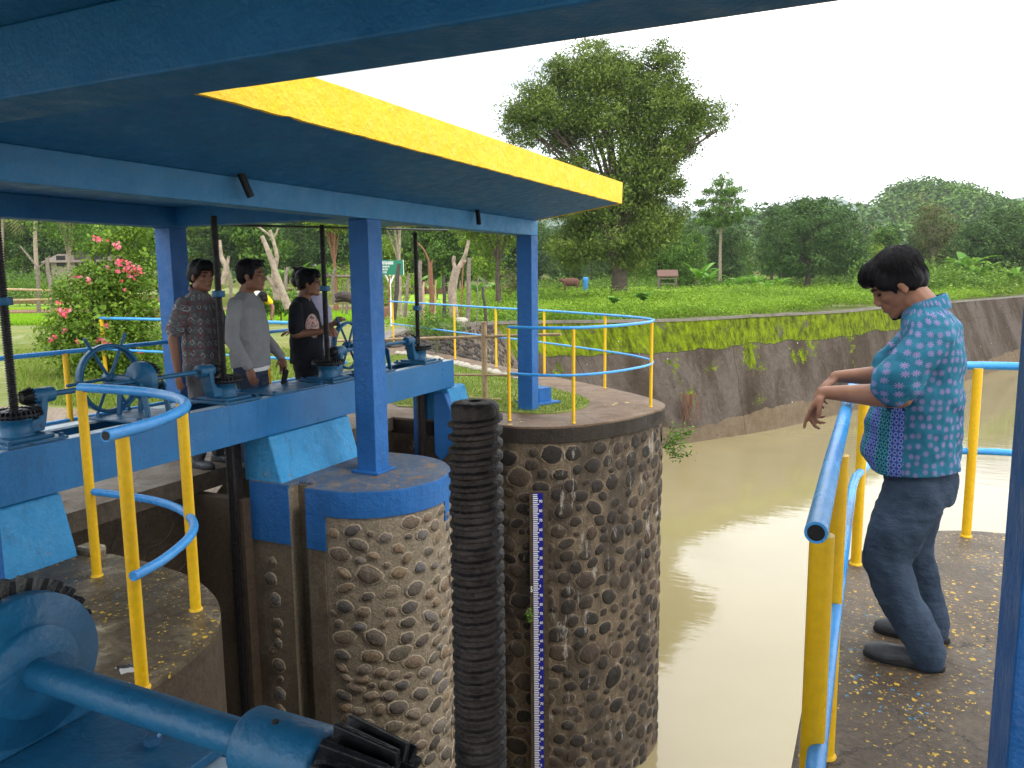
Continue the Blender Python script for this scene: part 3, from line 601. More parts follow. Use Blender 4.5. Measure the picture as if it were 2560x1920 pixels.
def handwheel(x, y, zs, y0, y1, label, wy, r=.215):
    """gearbox on the shaft line plus a six-spoke wheel on the deck side"""
    t = empty('handwheel', (x, wy, .641), label, 'handwheel', 'handwheels driving the gate shafts')
    MB().cyl((x, y0, zs), (x, y1, zs), .0165, seg=16).build('shaft', M['machblue'], t)
    MB().lathe([(.02, -.05), (.03, -.045), (.03, -.03), (.118, -.028), (.122, -.02), (.122, .02), (.118, .028), (.03, .03), (.03, .05), (.02, .05)], (x, wy+.02, zs), 40, True, 'y').build('gear_case', M['machblue'], t)
    g = MB(); gear_teeth(g, (x, wy+.06, zs), .10, .124, -.012, .03, 30, 'y', .1, .55); g.build('gear_teeth', M['gear'], t)
    # forked stand under the gear case
    st = MB(); 
    for yy in (wy-.06, wy+.10):
        st.prism([(x-.15, .655), (x-.115, .655), (x-.075, zs-.03), (x-.09, zs+.0), (x-.125, zs-.04)], yy-.008, yy+.008, 'y')
        st.prism([(x+.115, .655), (x+.15, .655), (x+.125, zs-.04), (x+.09, zs+.0), (x+.075, zs-.03)], yy-.008, yy+.008, 'y')
    st.box(x-.17, x+.17, wy-.10, wy+.14, .642, .656); st.build('stand', M['machblue'], t, bevel=.003)
    cx = x-.26; cz = zs+.005; cy = wy-.01
    MB().cyl((cx-.06, cy, cz), (x-.05, cy, cz), .016, seg=14).build('wheel_axle', M['machblue'], t)
    MB().lathe([(.0, -.035), (.035, -.035), (.035, .035), (.0, .035)], (cx, cy, cz), 20, True, 'x').build('hub', M['machblue'], t)
    n = 56; V = []; w = .011; d = .024
    rim = MB().lathe([(r-w, -d), (r+w, -d), (r+w, d), (r-w, d), (r-w, -d)], (cx, cy, cz), n, True, 'x', False); rim.build('rim', M['machblue'], t)
    for k in range(6):
        a = math.radians(2+60*k); u, w_ = math.cos(a), math.sin(a)
        MB().cyl((cx, cy+u*.03, cz+w_*.03), (cx, cy+u*(r+.085), cz+w_*(r+.105)), .0105, seg=10).build('spoke', M['machblue'], t)
    return t
handwheel(XS, None, ZS, -2.03, -.90, 'blue six-spoke handwheel with round gear case left of the patterned-shirt man', -1.42)
handwheel(XS, None, ZS, .67, 1.73, 'blue six-spoke handwheel partly hidden behind the middle column', 1.12)
# ---------------------------------------------------------------- near machinery: thick shaft, pinion, big gear, foreground screw
ns = empty('drive_shaft', (2.6, -4.2, .68), 'thick blue drive shaft with flanged disc and black tapered pinion across the lower left', 'drive shaft')
yn, zn = -4.2, .940
MB().cyl((2.18, yn, zn), (2.93, yn, zn-.004), .0235, seg=40).build('shaft', M['machblue'], ns)
MB().lathe([(.0240, 2.775), (.042, 2.775), (.0438, 2.778), (.0438, 2.892), (.042, 2.896), (.024, 2.896)], (0, yn, zn-.002), 44, True, 'x').build('bearing_sleeve', M['machblue'], ns)
MB().cyl((2.825, yn-.008, zn+.0400), (2.825, yn-.008, zn+.0425), .0045, seg=14).build('oil_hole_shade', M['dark'], ns)  # flat black disc paints the shade inside the hole
pn = MB().lathe([(.02, 2.897), (.038, 2.898), (.040, 2.904), (.034, 2.965), (.02, 2.975)], (0, yn, zn-.002), 36, True, 'x')
gear_teeth(pn, (0, yn, zn-.002), .036, .062, 2.912, 3.000, 13, 'x', .22, .66); pn.build('pinion', M['gear'], ns, bevel=.002)
MB().lathe([(.024, 2.36), (.066, 2.358), (.069, 2.354), (.069, 2.345), (.112, 2.343), (.114, 2.338), (.114, 2.315), (.108, 2.311), (.03, 2.311)], (0, yn, zn), 56, True, 'x').build('gear_disc', M['machblue'], ns)
gt = MB(); gear_teeth(gt, (0, yn, zn), .10, .132, 2.285, 2.311, 30, 'x', -.0, .6); gt.lathe([(.02, 2.28), (.105, 2.285), (.105, 2.312), (.02, 2.312)], (0, yn, zn), 40, True, 'x'); gt.build('gear_teeth', M['gear'], ns)
wd = MB()
for k in range(5):
    a = math.radians(200+38*k); wd.ell((2.362, yn+.028*math.cos(a), zn+.028*math.sin(a)), (.012, .012, .012), nu=8, nv=6)
MB().prism([(yn-.105, .822), (yn+.105, .822), (yn+.075, zn-.03), (yn-.075, zn-.03)], 2.325, 2.338, 'x').build('stand_plate', M['machblue'], ns, bevel=.002)
MB().box(2.12, 2.60, yn-.16, yn+.17, .802, .820).build('base_plate', M['machblue'], ns, bevel=.003)
for bx_, by_ in ((2.50, yn+.075), (2.49, yn-.06)): MB().lathe([(.0135, 0), (.0135, .011), (.009, .014)], (bx_, by_, .820), 6, False).build('bolt', M['bolt'], ns)
V, Fc = thread_mesh(.0312, 0, .96, .0146, 56, .17, .002, 14)
sp = empty('threaded_spindle', (3.062, -4.12, .4), 'thick rusty black threaded screw standing in the foreground centre', 'screw')
SPX, SPY, SPZ = 3.062, -4.12, 1.379
MB().add([(a+SPX, b+SPY, c+SPZ-.975) for a, b, c in V], Fc, True).build('screw', M['rustthread'], sp)
MB().lathe([(.027, SPZ-.016), (.0275, SPZ-.004), (.024, SPZ), (.008, SPZ+.001), (.006, SPZ-.001), (.0, SPZ-.001)], (SPX, SPY, 0), 32).build('worn_end', M['rustthread'], sp)
ncg = empty('crown_gear', (SPX, -4.2, .80), 'black crown gear around the foreground screw just below view', 'gear')
g = MB().lathe([(.034, .66), (.15, .665), (.155, .69), (.08, .70), (.034, .70)], (SPX, SPY, 0), 40); gear_teeth(g, (SPX, SPY, 0), .11, .158, .675, .71, 30, 'z', .05, .55); g.build('wheel', M['gear'], ncg)
# ---------------------------------------------------------------- railings
railing('round_guard_rail', 'blue and yellow guard rail with open pipe end on the wet left platform',
        [tuple(p[:2]) for p in catmull([(1.07, -3.09, 0), (1.02, -2.85, 0), (.86, -2.56, 0), (.62, -2.38, 0), (.3, -2.29, 0), (-.145, -2.30, 0)], 8)],
        [(-.131, -2.306), (1.035, -2.999), (.672, -2.405)], .985, .45, .0225, .024, 'painted guard rails', endcap=(1.07, -3.09), mid0=3)
railing('round_guard_rail', 'blue and yellow guard rail the man in the blue shirt leans on',
        [(3.374, -3.226), (3.37, -2.6), (3.37, -1.6), (3.37, -.95)]+[tuple(p[:2]) for p in catmull([(3.38, -.7, 0), (3.47, -.30, 0), (3.70, .02, 0), (3.98, .17, 0), (4.3, .2, 0), (4.62, .14, 0), (4.95, -.12, 0), (5.12, -.6, 0)], 6)]+[(5.13, -3.0)],
        [(3.384, -3.19), (3.384, -2.40), (3.42, -.577), (3.984, .15), (5.08, -.45), (5.13, -2)], .99, .50, .0235, .025, 'painted guard rails', endcap=(3.374, -3.226), midlen=.022)
railing('round_guard_rail', 'long blue and yellow guard rail curving around the far abutment',
        [tuple(p[:2]) for p in catmull([(-.03, 2.46, 0), (.35, 2.44, 0), (.698, 2.58, 0), (.95, 2.95, 0), (1.10, 3.45, 0), (1.13, 3.85, 0), (1.02, 4.2, 0), (.7, 4.62, 0), (.159, 5.08, 0), (-1.13, 6.05, 0), (-2.315, 6.79, 0), (-3.6, 7.67, 0), (-6.18, 9.45, 0)], 7)],
        [(-.02, 2.45), (.66, 2.56), (1.13, 3.83), (.159, 5.08), (-1.13, 6.048), (-2.315, 6.789), (-3.6, 7.671), (-5.0, 8.64), (-6.1, 9.40)], .985, .50, .0165, .018, 'painted guard rails')
railing('deck_guard_rail', 'dark blue guard rail behind the men along the rear deck edge',
        [(-2.04, -5.0), (-2.04, -2.), (-2.04, 0), (-2.04, 2.1)], [(-2.04, -3.6), (-2.04, -1.04), (-2.04, 1.1), (-2.04, 2.1)], .985, .47, .0175, .02, 'painted guard rails')
railing('lawn_guard_rail', 'light blue guard rail on the lawn in front of the bougainvillea', [(-7.43, 3.35), (-5., 3.28), (-3.5, 3.19), (-2.6, 3.1)], [(-7.40, 3.35), (-3.0, 3.15)], .93, .45, .022, .03, 'painted guard rails', zb=-.04)
# bamboo rail on the deck end
bm = empty('bamboo_barrier', (-.87, 3.55, 0), 'bamboo barrier of one thick post and thin cross poles by the grass', 'barrier')
MB().tube([(-.87, 3.55, 0), (-.87, 3.545, .45), (-.865, 3.54, .965)], [.034, .036, .035], 14).build('post', M['bamboo'], bm)
def bpole(p0, p1, r, nm='pole'):
    p0, p1 = Vector(p0), Vector(p1); m = MB(); n = 6; pts = [p0.lerp(p1, i/n) for i in range(n+1)]; m.tube(pts, r, 10)
    for q in pts[1:-1]: m.tube([q+(p1-p0).normalized()*-.006, q, q+(p1-p0).normalized()*.006], [r*1.02, r*1.14, r*1.02], 10, False)
    m.build(nm, M['bamboo'], bm)
bpole((-3.3, 3.62, .66), (.15, 3.50, .84), .018); bpole((-3.2, 3.60, .22), (.2, 3.50, .36), .015); bpole((-1.5, 3.56, .02), (-.65, 3.55, .02), .015)
# ---------------------------------------------------------------- gauge board
gb = empty('water_gauge', (.40, 2.2, -.64), 'narrow blue and white water level gauge fixed down the cobbled abutment', 'gauge')
gd = Vector((math.cos(math.radians(25)), math.sin(math.radians(25)), 0))  # along the face
GX, GY = .36, 2.185
def gp(u, w, z):            # u along the face, w outwards
    q = Vector((GX, GY, 0))+gd*u+Vector((gd.y, -gd.x, 0))*w; return (q.x, q.y, z)
def gbox(m, u0, u1, w0, w1, z0, z1):
    V = [gp(u, w, z) for z in (z0, z1) for w in (w1, w0) for u in (u0, u1)]
    return m.add(V, [(0, 2, 3, 1), (4, 5, 7, 6), (0, 1, 5, 4), (2, 6, 7, 3), (0, 4, 6, 2), (1, 3, 7, 5)])
ZG0 = -.66
gbox(MB(), -.035, .155, -.02, .035, -4.6, ZG0-.0).build('backing', M['darkrender'], gb)
gbox(MB(), 0, .10, .0352, .040, -4.5, ZG0-.01).build('scale_plate', M['gauge'], gb)
tk = MB(); z = ZG0-.02; k = 0
while z > -4.5:
    cm = k*2; L = .062 if cm % 10 == 0 and cm else (.052 if cm % 10 in (4, 6) and cm % 20 in (4, 6, 14, 16) else .046)
    gbox(tk, .0, L, .0403, .0408, z-.0105, z); z -= .02; k += 1
tk.build('tick_marks', M['white'], gb)
def text_mesh(body, size):
    cu = bpy.data.curves.new('writing', 'FONT'); cu.body = body; cu.size = size; cu.align_x = 'LEFT'; cu.resolution_u = 2; cu.offset = size*.03
    ob = bpy.data.objects.new('writing', cu); C.objects.link(ob); dg = bpy.context.evaluated_depsgraph_get(); dg.update()
    me = bpy.data.meshes.new_from_object(ob.evaluated_get(dg)); bpy.data.objects.remove(ob); return me
def put_text(body, size, fn, mat, parent, name='lettering'):
    me = text_mesh(body, size); o0 = wl(parent)
    for v in me.vertices: v.co = Vector(fn(v.co.x, v.co.y))-o0
    me.materials.clear(); return link(name, me, mat, parent)
num = ['90', '80', '70', '60', '50', '40', '30', '20', '10', '0']
for i in range(38):
    zz = ZG0-.02-.1*(i+1)+.012
    if zz > -4.45: put_text(num[i % 10], .042, lambda a, b, zz=zz: gp(.062+a*.8, .0409, zz+b), M['white'], gb, 'number')
put_text('5', .085, lambda a, b: gp(-.032+a*.6, .0356, ZG0-1.06+b), M['white'], gb, 'number')
# ---------------------------------------------------------------- water, canal wall, ground
def watermat():
    m, t, b, tc = base('muddy_canal_water', .035, spec=.5); b.inputs['IOR'].default_value = 1.52
    v = tc.outputs['Object']
    r = ramp(t, [(.3, (.235, .195, .100)), (.7, (.27, .225, .12))]); t.links.new(noise_(t, v, .25, 4), r.inputs[0]); t.links.new(r.outputs[0], b.inputs['Base Color'])
    h = math_(t, 'ADD', noise_(t, mapping(t, v, (1.2, 3.2, 1), rot=(0, 0, .5)), 1.1, 3, .5), math_(t, 'MULTIPLY', noise_(t, mapping(t, v, (6, 12, 1), rot=(0, 0, .5)), 1.2, 2), .12))
    bump(t, b, h, .035, .10); return m
wat = tag(MB().add([(-60, -60, ZW), (160, -60, ZW), (160, 160, ZW), (-60, 160, ZW)], [(0, 1, 2, 3)]).build('water', watermat()), kind='structure')
WT = [at(963, 842, 13), at(1088, 820, 17), at(1162, 810, 20), at(1240, 806, 22.5), at(1348, 804, 25), at(1674, 800, 27.6), at(1891, 789, 30.5), at(2108, 778, 34), at(2200, 769, 37), at(2377, 755, 44), at(2559, 740, 54), at(2760, 722, 72)]
WT[0] = np.array([-6.3, 9.2, .12]); WT[1] = np.array([-6.4, 10.6, .30])
WTc = catmull([tuple(p) for p in WT], 8)
FOOT = [(-5.9, 9.3, -.02), (-4.9, 10.6, -.8), (-4.4, 12.6, -2.2), (-4.2, 15.2, -3.6), (-3.9, 18.2, -4.6), (-1.75, 21.6, -4.6), (.15, 24.4, -4.6), (2.6, 29.6, -4.6), (4.4, 33.5, -4.6), (8.4, 43.2, -4.6), (13.2, 55.2, -4.6), (21, 74, -4.6)]
FTc = catmull(FOOT, 8)
def wallmat():
    m, t, b, tc = base('mossy_sloped_concrete', .85, spec=.04); uv = tc.outputs['UV']
    v = tc.outputs['Object']; sep = N(t, 'ShaderNodeSeparateXYZ'); t.links.new(uv, sep.inputs[0]); u, w = sep.outputs[0], sep.outputs[1]
    str_ = mapping(t, uv, (.30, .14, 1), rot=(0, 0, -.25)); col = ramp(t, [(.28, (.034, .024, .016)), (.45, (.062, .047, .035)), (.58, (.105, .086, .072)), (.72, (.046, .033, .023))]); t.links.new(noise_(t, str_, 1.3, 9, .68), col.inputs[0]); out = col.outputs[0]
    g = ramp(t, [(.3, (.7, .7, .7)), (.7, (1.2, 1.2, 1.2))]); t.links.new(noise_(t, v, 6, 8, .72), g.inputs[0])
    mm = N(t, 'ShaderNodeMix', data_type='RGBA', blend_type='MULTIPLY'); mm.inputs[0].default_value = 1; t.links.new(out, mm.inputs[6]); t.links.new(g.outputs[0], mm.inputs[7]); out = mm.outputs[2]
    wb = math_(t, 'ADD', w, math_(t, 'MULTIPLY', math_(t, 'SUBTRACT', noise_(t, uv, .55, 6, .6), .5), .7))
    low = ramp(t, [(0, (1, 1, 1)), (.75, (1, 1, 1)), (.86, (0, 0, 0))]); t.links.new(math_(t, 'SUBTRACT', 4.9, wb), low.inputs[0])      # silt band near the water
    silt = ramp(t, [(.3, (.11, .078, .045)), (.7, (.17, .13, .085))]); t.links.new(noise_(t, uv, 2.2, 6, .7), silt.inputs[0])
    out = mixc(t, math_(t, 'MULTIPLY', math_(t, 'GREATER_THAN', wb, 3.85), .85), out, silt.outputs[0])
    mossy = math_(t, 'MULTIPLY', math_(t, 'LESS_THAN', wb, 1.20), math_(t, 'GREATER_THAN', math_(t, 'ADD', noise_(t, mapping(t, uv, (.9, .5, 1)), 1.5, 8, .7), math_(t, 'MULTIPLY', noise_(t, uv, 11, 5, .7), .35)), .565))
    umask = math_(t, 'LESS_THAN', math_(t, 'ADD', u, math_(t, 'MULTIPLY', w, .5)), 27.0)
    patch = math_(t, 'MULTIPLY', math_(t, 'GREATER_THAN', math_(t, 'ADD', noise_(t, uv, .42, 3, .5), math_(t, 'MULTIPLY', noise_(t, uv, 5, 8, .78), .45)), .83), math_(t, 'LESS_THAN', wb, 3.6))
    moss = ramp(t, [(.36, (.022, .027, .005)), (.46, (.07, .098, .003)), (.56, (.14, .19, .003)), (.68, (.23, .31, .003))]); t.links.new(noise_(t, mapping(t, uv, (1.6, .8, 1)), 2.2, 9, .78), moss.inputs[0])
    out = mixc(t, math_(t, 'MULTIPLY', math_(t, 'MAXIMUM', math_(t, 'MULTIPLY', mossy, umask), math_(t, 'MULTIPLY', patch, umask)), .93), out, moss.outputs[0])
    out = splat(t, v, out, 2.2, .045, (.40, .37, .33), .45, .6, 3.); out = splat(t, v, out, 5., .07, (.02, .016, .012), .45, .5, 8.)
    wv = N(t, 'ShaderNodeVectorMath', operation='MULTIPLY_ADD'); t.links.new(noise_(t, uv, 1.5, 6, .7, 0, 1), wv.inputs[0]); wv.inputs[1].default_value = (.4, .4, .4); t.links.new(uv, wv.inputs[2])
    jn = math_(t, 'LESS_THAN', math_(t, 'ABSOLUTE', math_(t, 'SUBTRACT', math_(t, 'FRACT', math_(t, 'ADD', math_(t, 'MULTIPLY', u, .13), math_(t, 'MULTIPLY', noise_(t, uv, 1.5, 5, .7), .03))), .5)), .0022)
    ck = math_(t, 'MAXIMUM', jn, math_(t, 'LESS_THAN', math_(t, 'ABSOLUTE', math_(t, 'SUBTRACT', wb, 1.2)), .014)); out = mixc(t, math_(t, 'MULTIPLY', ck, .85), out, (.03, .026, .02))
    t.links.new(out, b.inputs['Base Color']); bump(t, b, math_(t, 'ADD', noise_(t, v, 12, 8, .7), noise_(t, v, 2.5, 6, .6)), .6, .05)
    return m
def lofted_wall(a, b_, n, name, mat, lip=None):
    V = []; UVs = []; L = 0
    for i in range(len(a)):
        if i: L += (a[i]-a[i-1]).length
        for k in range(n+1):
            t = k/n; p = a[i].lerp(b_[i], t); off = .05*noise.noise(p*.5)
            V.append((p.x+off, p.y, p.z)); UVs.append((L, (a[i]-b_[i]).length*t))
    Fc = [(i*(n+1)+k, (i+1)*(n+1)+k, (i+1)*(n+1)+k+1, i*(n+1)+k+1) for i in range(len(a)-1) for k in range(n)]
    m = MB().add(V, Fc, True); o = m.build(name, mat); me = o.data; uvl = me.uv_layers.new(name='UVMap')
    for l in me.loops: uvl.data[l.index].uv = UVs[l.vertex_index]
    return o
k0 = 3*8+1
o = lofted_wall(WTc[k0-1:], FTc[k0-1:], 10, 'canal_wall', wallmat()); tag(o, 'long sloping concrete canal wall with bright green moss below its edge', 'canal wall')
coping = MB()
for i in range(len(WTc)-1):
    a, b = WTc[i], WTc[i+1]; d = Vector((b.x-a.x, b.y-a.y, 0)).normalized(); n_ = Vector((d.y, -d.x, 0))
    V = [a+n_*.06+Vector((0, 0, -.06)), a+n_*.06+Vector((0, 0, .03)), a-n_*.32+Vector((0, 0, .03)), b+n_*.06+Vector((0, 0, -.06)), b+n_*.06+Vector((0, 0, .03)), b-n_*.32+Vector((0, 0, .03))]
    coping.add(V, [(0, 3, 4, 1), (1, 4, 5, 2)])
M['coping'] = concrete('pale_worn_coping', [(.07, .06, .05), (.17, .155, .13), (.22, .20, .17), (.05, .045, .035)], .8, 1.3, bumps=.5)
coping.build('coping', M['coping'], o)
w2 = lofted_wall(WTc[:k0], FTc[:k0], 8, 'stone_wing_wall', M['stoneB']); tag(w2, 'dark cobbled wing wall curving from the path towards the mossy canal wall', 'canal wall')
sm = MB(); g3 = random.Random(8)
for i in range(1100):
    u = g3.uniform(0, k0-2); ii = int(u); f_ = u-ii; t_ = g3.uniform(.03, .98)
    p = WTc[ii].lerp(WTc[ii+1], f_).lerp(FTc[ii].lerp(FTc[ii+1], f_), t_)
    e = (FTc[ii]-WTc[ii]).normalized(); d = (WTc[ii+1]-WTc[ii]).normalized(); nn = d.cross(e).normalized(); e2 = nn.cross(d)
    s = g3.uniform(.05, .10); sm.ell(p, (s*1.25, s*.8, s*.4), Matrix((d, e2, nn)).transposed(), 7, 5, True, min(1, max(.05, g3.gauss(.5, .25))))
sm.build('cobbles', M['stoneB'], w2)
rtm = MB(); g4 = random.Random(2); rp = at(1722, 1010, 26.2)
for i in range(34):
    q = Vector(rp)+Vector((g4.gauss(0, .13), g4.uniform(-.2, .2), .35)); pts = [q]
    for j in range(g4.randint(2, 5)): q = q+Vector((g4.uniform(-.07, .07), g4.uniform(-.06, .06), -.24)); pts.append(q)
    rtm.tube([tuple(a) for a in pts], .009, 4, False)
tag(rtm.build('hanging_roots', M['redwood'], None, origin=tuple(rp)), 'brown dead roots hanging from a crack in the canal wall', 'roots')
for i, (x_, y_, a_, b_) in enumerate(((.86, -2.92, .05, .035), (.95, -3.02, .03, .03))):
    V = [(x_+a_*math.cos(k*.45)*(1+.3*math.sin(k*1.9+i)), y_+b_*math.sin(k*.45)*(1+.3*math.cos(k*2.3+i)), .0015) for k in range(14)]
    tag(MB().add(V, [tuple(range(14))]).build('puddle', plain('rain_puddle', (.04, .033, .022), .02, 0, .1, 5, 0, .5), None), kind='structure')
# ground sheet with the canal cut out
GMAT = concrete('rough_grass_ground', [(.09, .13, .02), (.15, .20, .035), (.21, .22, .06), (.12, .165, .025), (.20, .15, .08)], .95, .22, bumps=1., cracks=False)
WTg = [(p.x-.1, p.y+.08, p.z-.03) for p in WTc]
far_r = at(2900, 715, 95)
poly = [(-2.35, 2.1, -.03), (-4.2, 7.0, -.03), (-6.9, 8.9, -.03)]+WTg+[(28, 92, -.2), (60, 160, -.2), (200, 500, .2), (900, 2200, 1), (-200, 2600, 1), (-2400, 1800, 1), (-2400, -900, 1), (-120, -120, 0), (-30, -30, -.1), (-11, -8, -.04), (-9.5, -1.5, -.04), (-6.2, 1.3, -.04), (-2.35, 1.35, -.03)]
from mathutils.geometry import tessellate_polygon
tri = tessellate_polygon([[Vector((p[0], p[1], 0)) for p in poly]])
gb_ = bpy.data.meshes.new('ground'); gb_.from_pydata(poly, [], [tuple(t) for t in tri]); gb_.update()
for p_ in gb_.polygons:
    if p_.normal.z < 0: p_.flip()
tag(link('ground', gb_, GMAT), kind='structure')
cs = MB().add([(-2.3, 1.35, -.03), (-6.2, 1.3, -.04), (-9.5, -1.5, -.04), (-11, -8, -.04), (-2.36, -8, -2.6), (-2.36, -1.5, -2.0)], [(0, 1, 5), (1, 2, 5), (2, 3, 4, 5)])
tag(cs.build('canal_lining', concrete('sloping_canal_lining', [(.15, .115, .08), (.22, .175, .125), (.18, .14, .10)], .8, 1.5)), kind='structure')
pth = MB().add([(-6.2, 9.75, .002), (-7.6, 8.6, .002), (-12.5, 12.0, -.01), (-11.2, 13.6, -.01)], [(0, 1, 2, 3)][::-1]); tag(pth.build('path', M['path']), kind='structure')
# paddies: bright young rice in flat plots with brown earth bunds
M['rice'] = leafmat('young_rice', [(.15, .33, .012), (.26, .47, .02), (.36, .56, .035)], .6, .35)
M['paddy'] = concrete('paddy_bed', [(.17, .33, .015), (.27, .45, .02), (.22, .40, .02)], .9, .5, bumps=.6, cracks=False)
M['earth'] = concrete('red_brown_earth', [(.16, .085, .045), (.25, .14, .08), (.20, .12, .07)], .9, 1.5, bumps=1., cracks=False)
def plot(pts, z, h, mat, name='rice_paddy'):
    tag(MB().prism([tuple(p[:2]) for p in pts], z-.6, z).build(name, mat), kind='structure')
def quad(pxs, Y0_, Y1_):
    a, b = pxs; return [at(a, 700, Y0_), at(b, 700, Y0_), at(b, 700, Y1_), at(a, 700, Y1_)]
plot(quad((-60, 240), 25, 31), .05, 0, M['paddy']); plot(quad((-60, 420), 33.5, 39), .35, 0, M['paddy']); plot(quad((420, 930), 24.5, 33), .08, 0, M['paddy'])
plot(quad((-60, 980), 31.2, 33.4), .28, 0, M['earth'], 'earth_bund'); plot(quad((-60, 980), 39.2, 46), .75, 0, GMAT, 'terrace_bank'); plot(quad((-60, 560), 46.2, 62), 1.5, 0, GMAT, 'terrace_bank')
plot(quad((-60, 520), 39.1, 39.19), .62, 0, M['earth'], 'earth_bund')
plot(quad((935, 1290), 40, 62), .10, 0, M['paddy']); plot(quad((1560, 1980), 54, 78), .30, 0, M['paddy']); plot(quad((600, 1990), 78.5, 82), .42, 0, M['earth'], 'earth_bund')
def stuff(o): return tag(o, kind='stuff')
# grass blades on the lawn
def blades(name, n, region, h, seed, mat, w=.012):
    g = np.random.default_rng(seed); P = region(g, n); n = len(P)
    a = g.uniform(0, 2*math.pi, n); hh = h*g.uniform(.5, 1.4, n)
    dx, dy = np.cos(a)*w*g.uniform(.6, 1.5, n), np.sin(a)*w*g.uniform(.6, 1.5, n)
    tip = P+np.stack([g.normal(0, .35, n)*hh, g.normal(0, .35, n)*hh, hh], 1)
    A = P-np.stack([dx, dy, 0*dx], 1); B = P+np.stack([dx, dy, 0*dx], 1)
    me = np_mesh(name, np.stack([A, B, tip], 1).reshape(-1, 3), np.arange(3*n).reshape(n, 3), 3)
    at_ = me.attributes.new('rnd', 'FLOAT', 'FACE'); at_.data.foreach_set('value', g.uniform(0, 1, n).astype(np.float32))
    return link(name, me, mat)
M['grass'] = leafmat('lawn_blades', [(.09, .16, .015), (.15, .24, .025), (.22, .29, .05), (.28, .27, .09)], .6, .3)
def fan(px0, px1, Y0_, Y1_, z=lambda x, y: 0*x, pw=1.):
    def f(g, n):
        px = g.uniform(px0, px1, n); Y = Y0_*(Y1_/Y0_)**(g.uniform(0, 1, n)**pw)
        d = FW[None]*F_PX+RT[None]*(px-1280)[:, None]+UP[None]*(260.); k = Y/(d[:, 0]*F0[0]+d[:, 1]*F0[1])
        x, y = CAM[0]+d[:, 0]*k, CAM[1]+d[:, 1]*k; ok = ~((x > -2.6) & (y < 12)) & ~((x < -2.3) & (y < 1.4) & (x > -10)) & ~((x > -6.6+0*x) & (y > 8.6-(x+6.6)*.72) & (x > -6.6))
        return np.stack([x, y, z(x, y)-.03], 1)[ok]
    return f
stuff(blades('lawn_grass', 90000, fan(0, 1330, 9, 26), .055, 3, M['grass'], .012))
def ingi(g, n):
    x = g.uniform(-5, .42, n); y = g.uniform(2.8, 7.8, n)
    px = np.array([p[0] for p in gi]); py = np.array([p[1] for p in gi]); c = np.zeros(n, bool); j = len(gi)-1
    for i in range(len(gi)):
        c ^= ((py[i] > y) != (py[j] > y)) & (x < (px[j]-px[i])*(y-py[i])/(py[j]-py[i]+1e-12)+px[i]); j = i
    return np.stack([x, y, 0*x+.01], 1)[c]
stuff(blades('lawn_grass', 60000, ingi, .03, 5, M['grass'], .005))
stuff(blades('rice_seedlings', 60000, fan(-60, 240, 25, 31, lambda x, y: 0*x+.08), .16, 9, M['rice'], .02)); stuff(blades('rice_seedlings', 60000, fan(420, 930, 24.5, 33, lambda x, y: 0*x+.11), .16, 10, M['rice'], .02))
# weeds and ground cover beyond the wall
M['weed'] = leafmat('bank_weeds', [(.07, .14, .012), (.14, .25, .02), (.23, .37, .03), (.33, .46, .06)], .55, .35)
M['weeddark'] = leafmat('bank_bushes', [(.045, .10, .015), (.09, .17, .02), (.15, .26, .03), (.24, .36, .06)], .55, .3)
def bank_z(x, y):
    return np.array([.22*noise.noise((a*.35, b*.35, 0))+.32*max(0, noise.noise((a*.11, b*.11, 5))) for a, b in zip(x, y)])
def in_canal_side(x, y):
    """true where (x,y) lies on the canal side of the wall top"""
    wx = np.array([p.x for p in WTc]); wy = np.array([p.y for p in WTc]); xi = np.interp(y, wy, wx); return x > xi-.12
def weeds(name, n, px0, px1, Y0_, Y1_, hmax, size, seed, mat, pw=1., h0=.0):
    g = np.random.default_rng(seed); nc = n//14; px = g.uniform(px0, px1, nc); Y = Y0_*(Y1_/Y0_)**(g.uniform(0, 1, nc)**pw)
    d = FW[None]*F_PX+RT[None]*(px-1280)[:, None]+UP[None]*260.; k = Y/(d[:, 0]*F0[0]+d[:, 1]*F0[1]); x, y = CAM[0]+d[:, 0]*k, CAM[1]+d[:, 1]*k
    ok = ~in_canal_side(x, y); x, y = x[ok], y[ok]; nc = len(x); hz = h0+np.clip(hmax*(.55+1.0*bank_z(x, y)/.3), .12*hmax, hmax*1.5)*g.uniform(.6, 1.1, nc)
    kk = g.integers(0, nc, n); off = g.normal(size=(n, 3))*np.array([.22, .22, .10])*(.6+.4*size/.09)
    P = np.stack([x[kk], y[kk], -.1+hz[kk]*g.uniform(.25, 1., n)**.5], 1)+off; P[:, 2] = np.maximum(P[:, 2], -.08)
    ok = ~in_canal_side(P[:, 0]-.12, P[:, 1]); big_ = np.array([noise.noise((a*.13, b*.10, 7))+.6*noise.noise((a*.6, b*.5, 2)) for a, b in zip(x, y)])
    tone = np.clip(.5+.2*g.normal(size=nc)+.75*big_, 0, 1)[kk]*.62+.38*g.uniform(0, 1, n)
    return stuff(leaf_obj(name, P[ok], size, mat, None, seed, .6, .6, tone[ok]))
weeds('bank_weeds', 170000, 1130, 2800, 21, 50, .58, .095, 21, M['weed'], .75)
weeds('bank_weeds', 60000, 1130, 2900, 42, 76, .6, .17, 22, M['weed'], .8)
weeds('bank_weeds', 26000, 1050, 1340, 17, 34, .5, .085, 23, M['weeddark'])
weeds('bank_bushes', 26000, 2150, 2900, 50, 95, 2.2, .26, 24, M['weeddark'])
weeds('bank_bushes', 20000, 1280, 2150, 70, 92, 1.5, .24, 25, M['weeddark'])
weeds('verge_weeds', 16000, 960, 1190, 17, 26, .35, .06, 26, M['weed'])
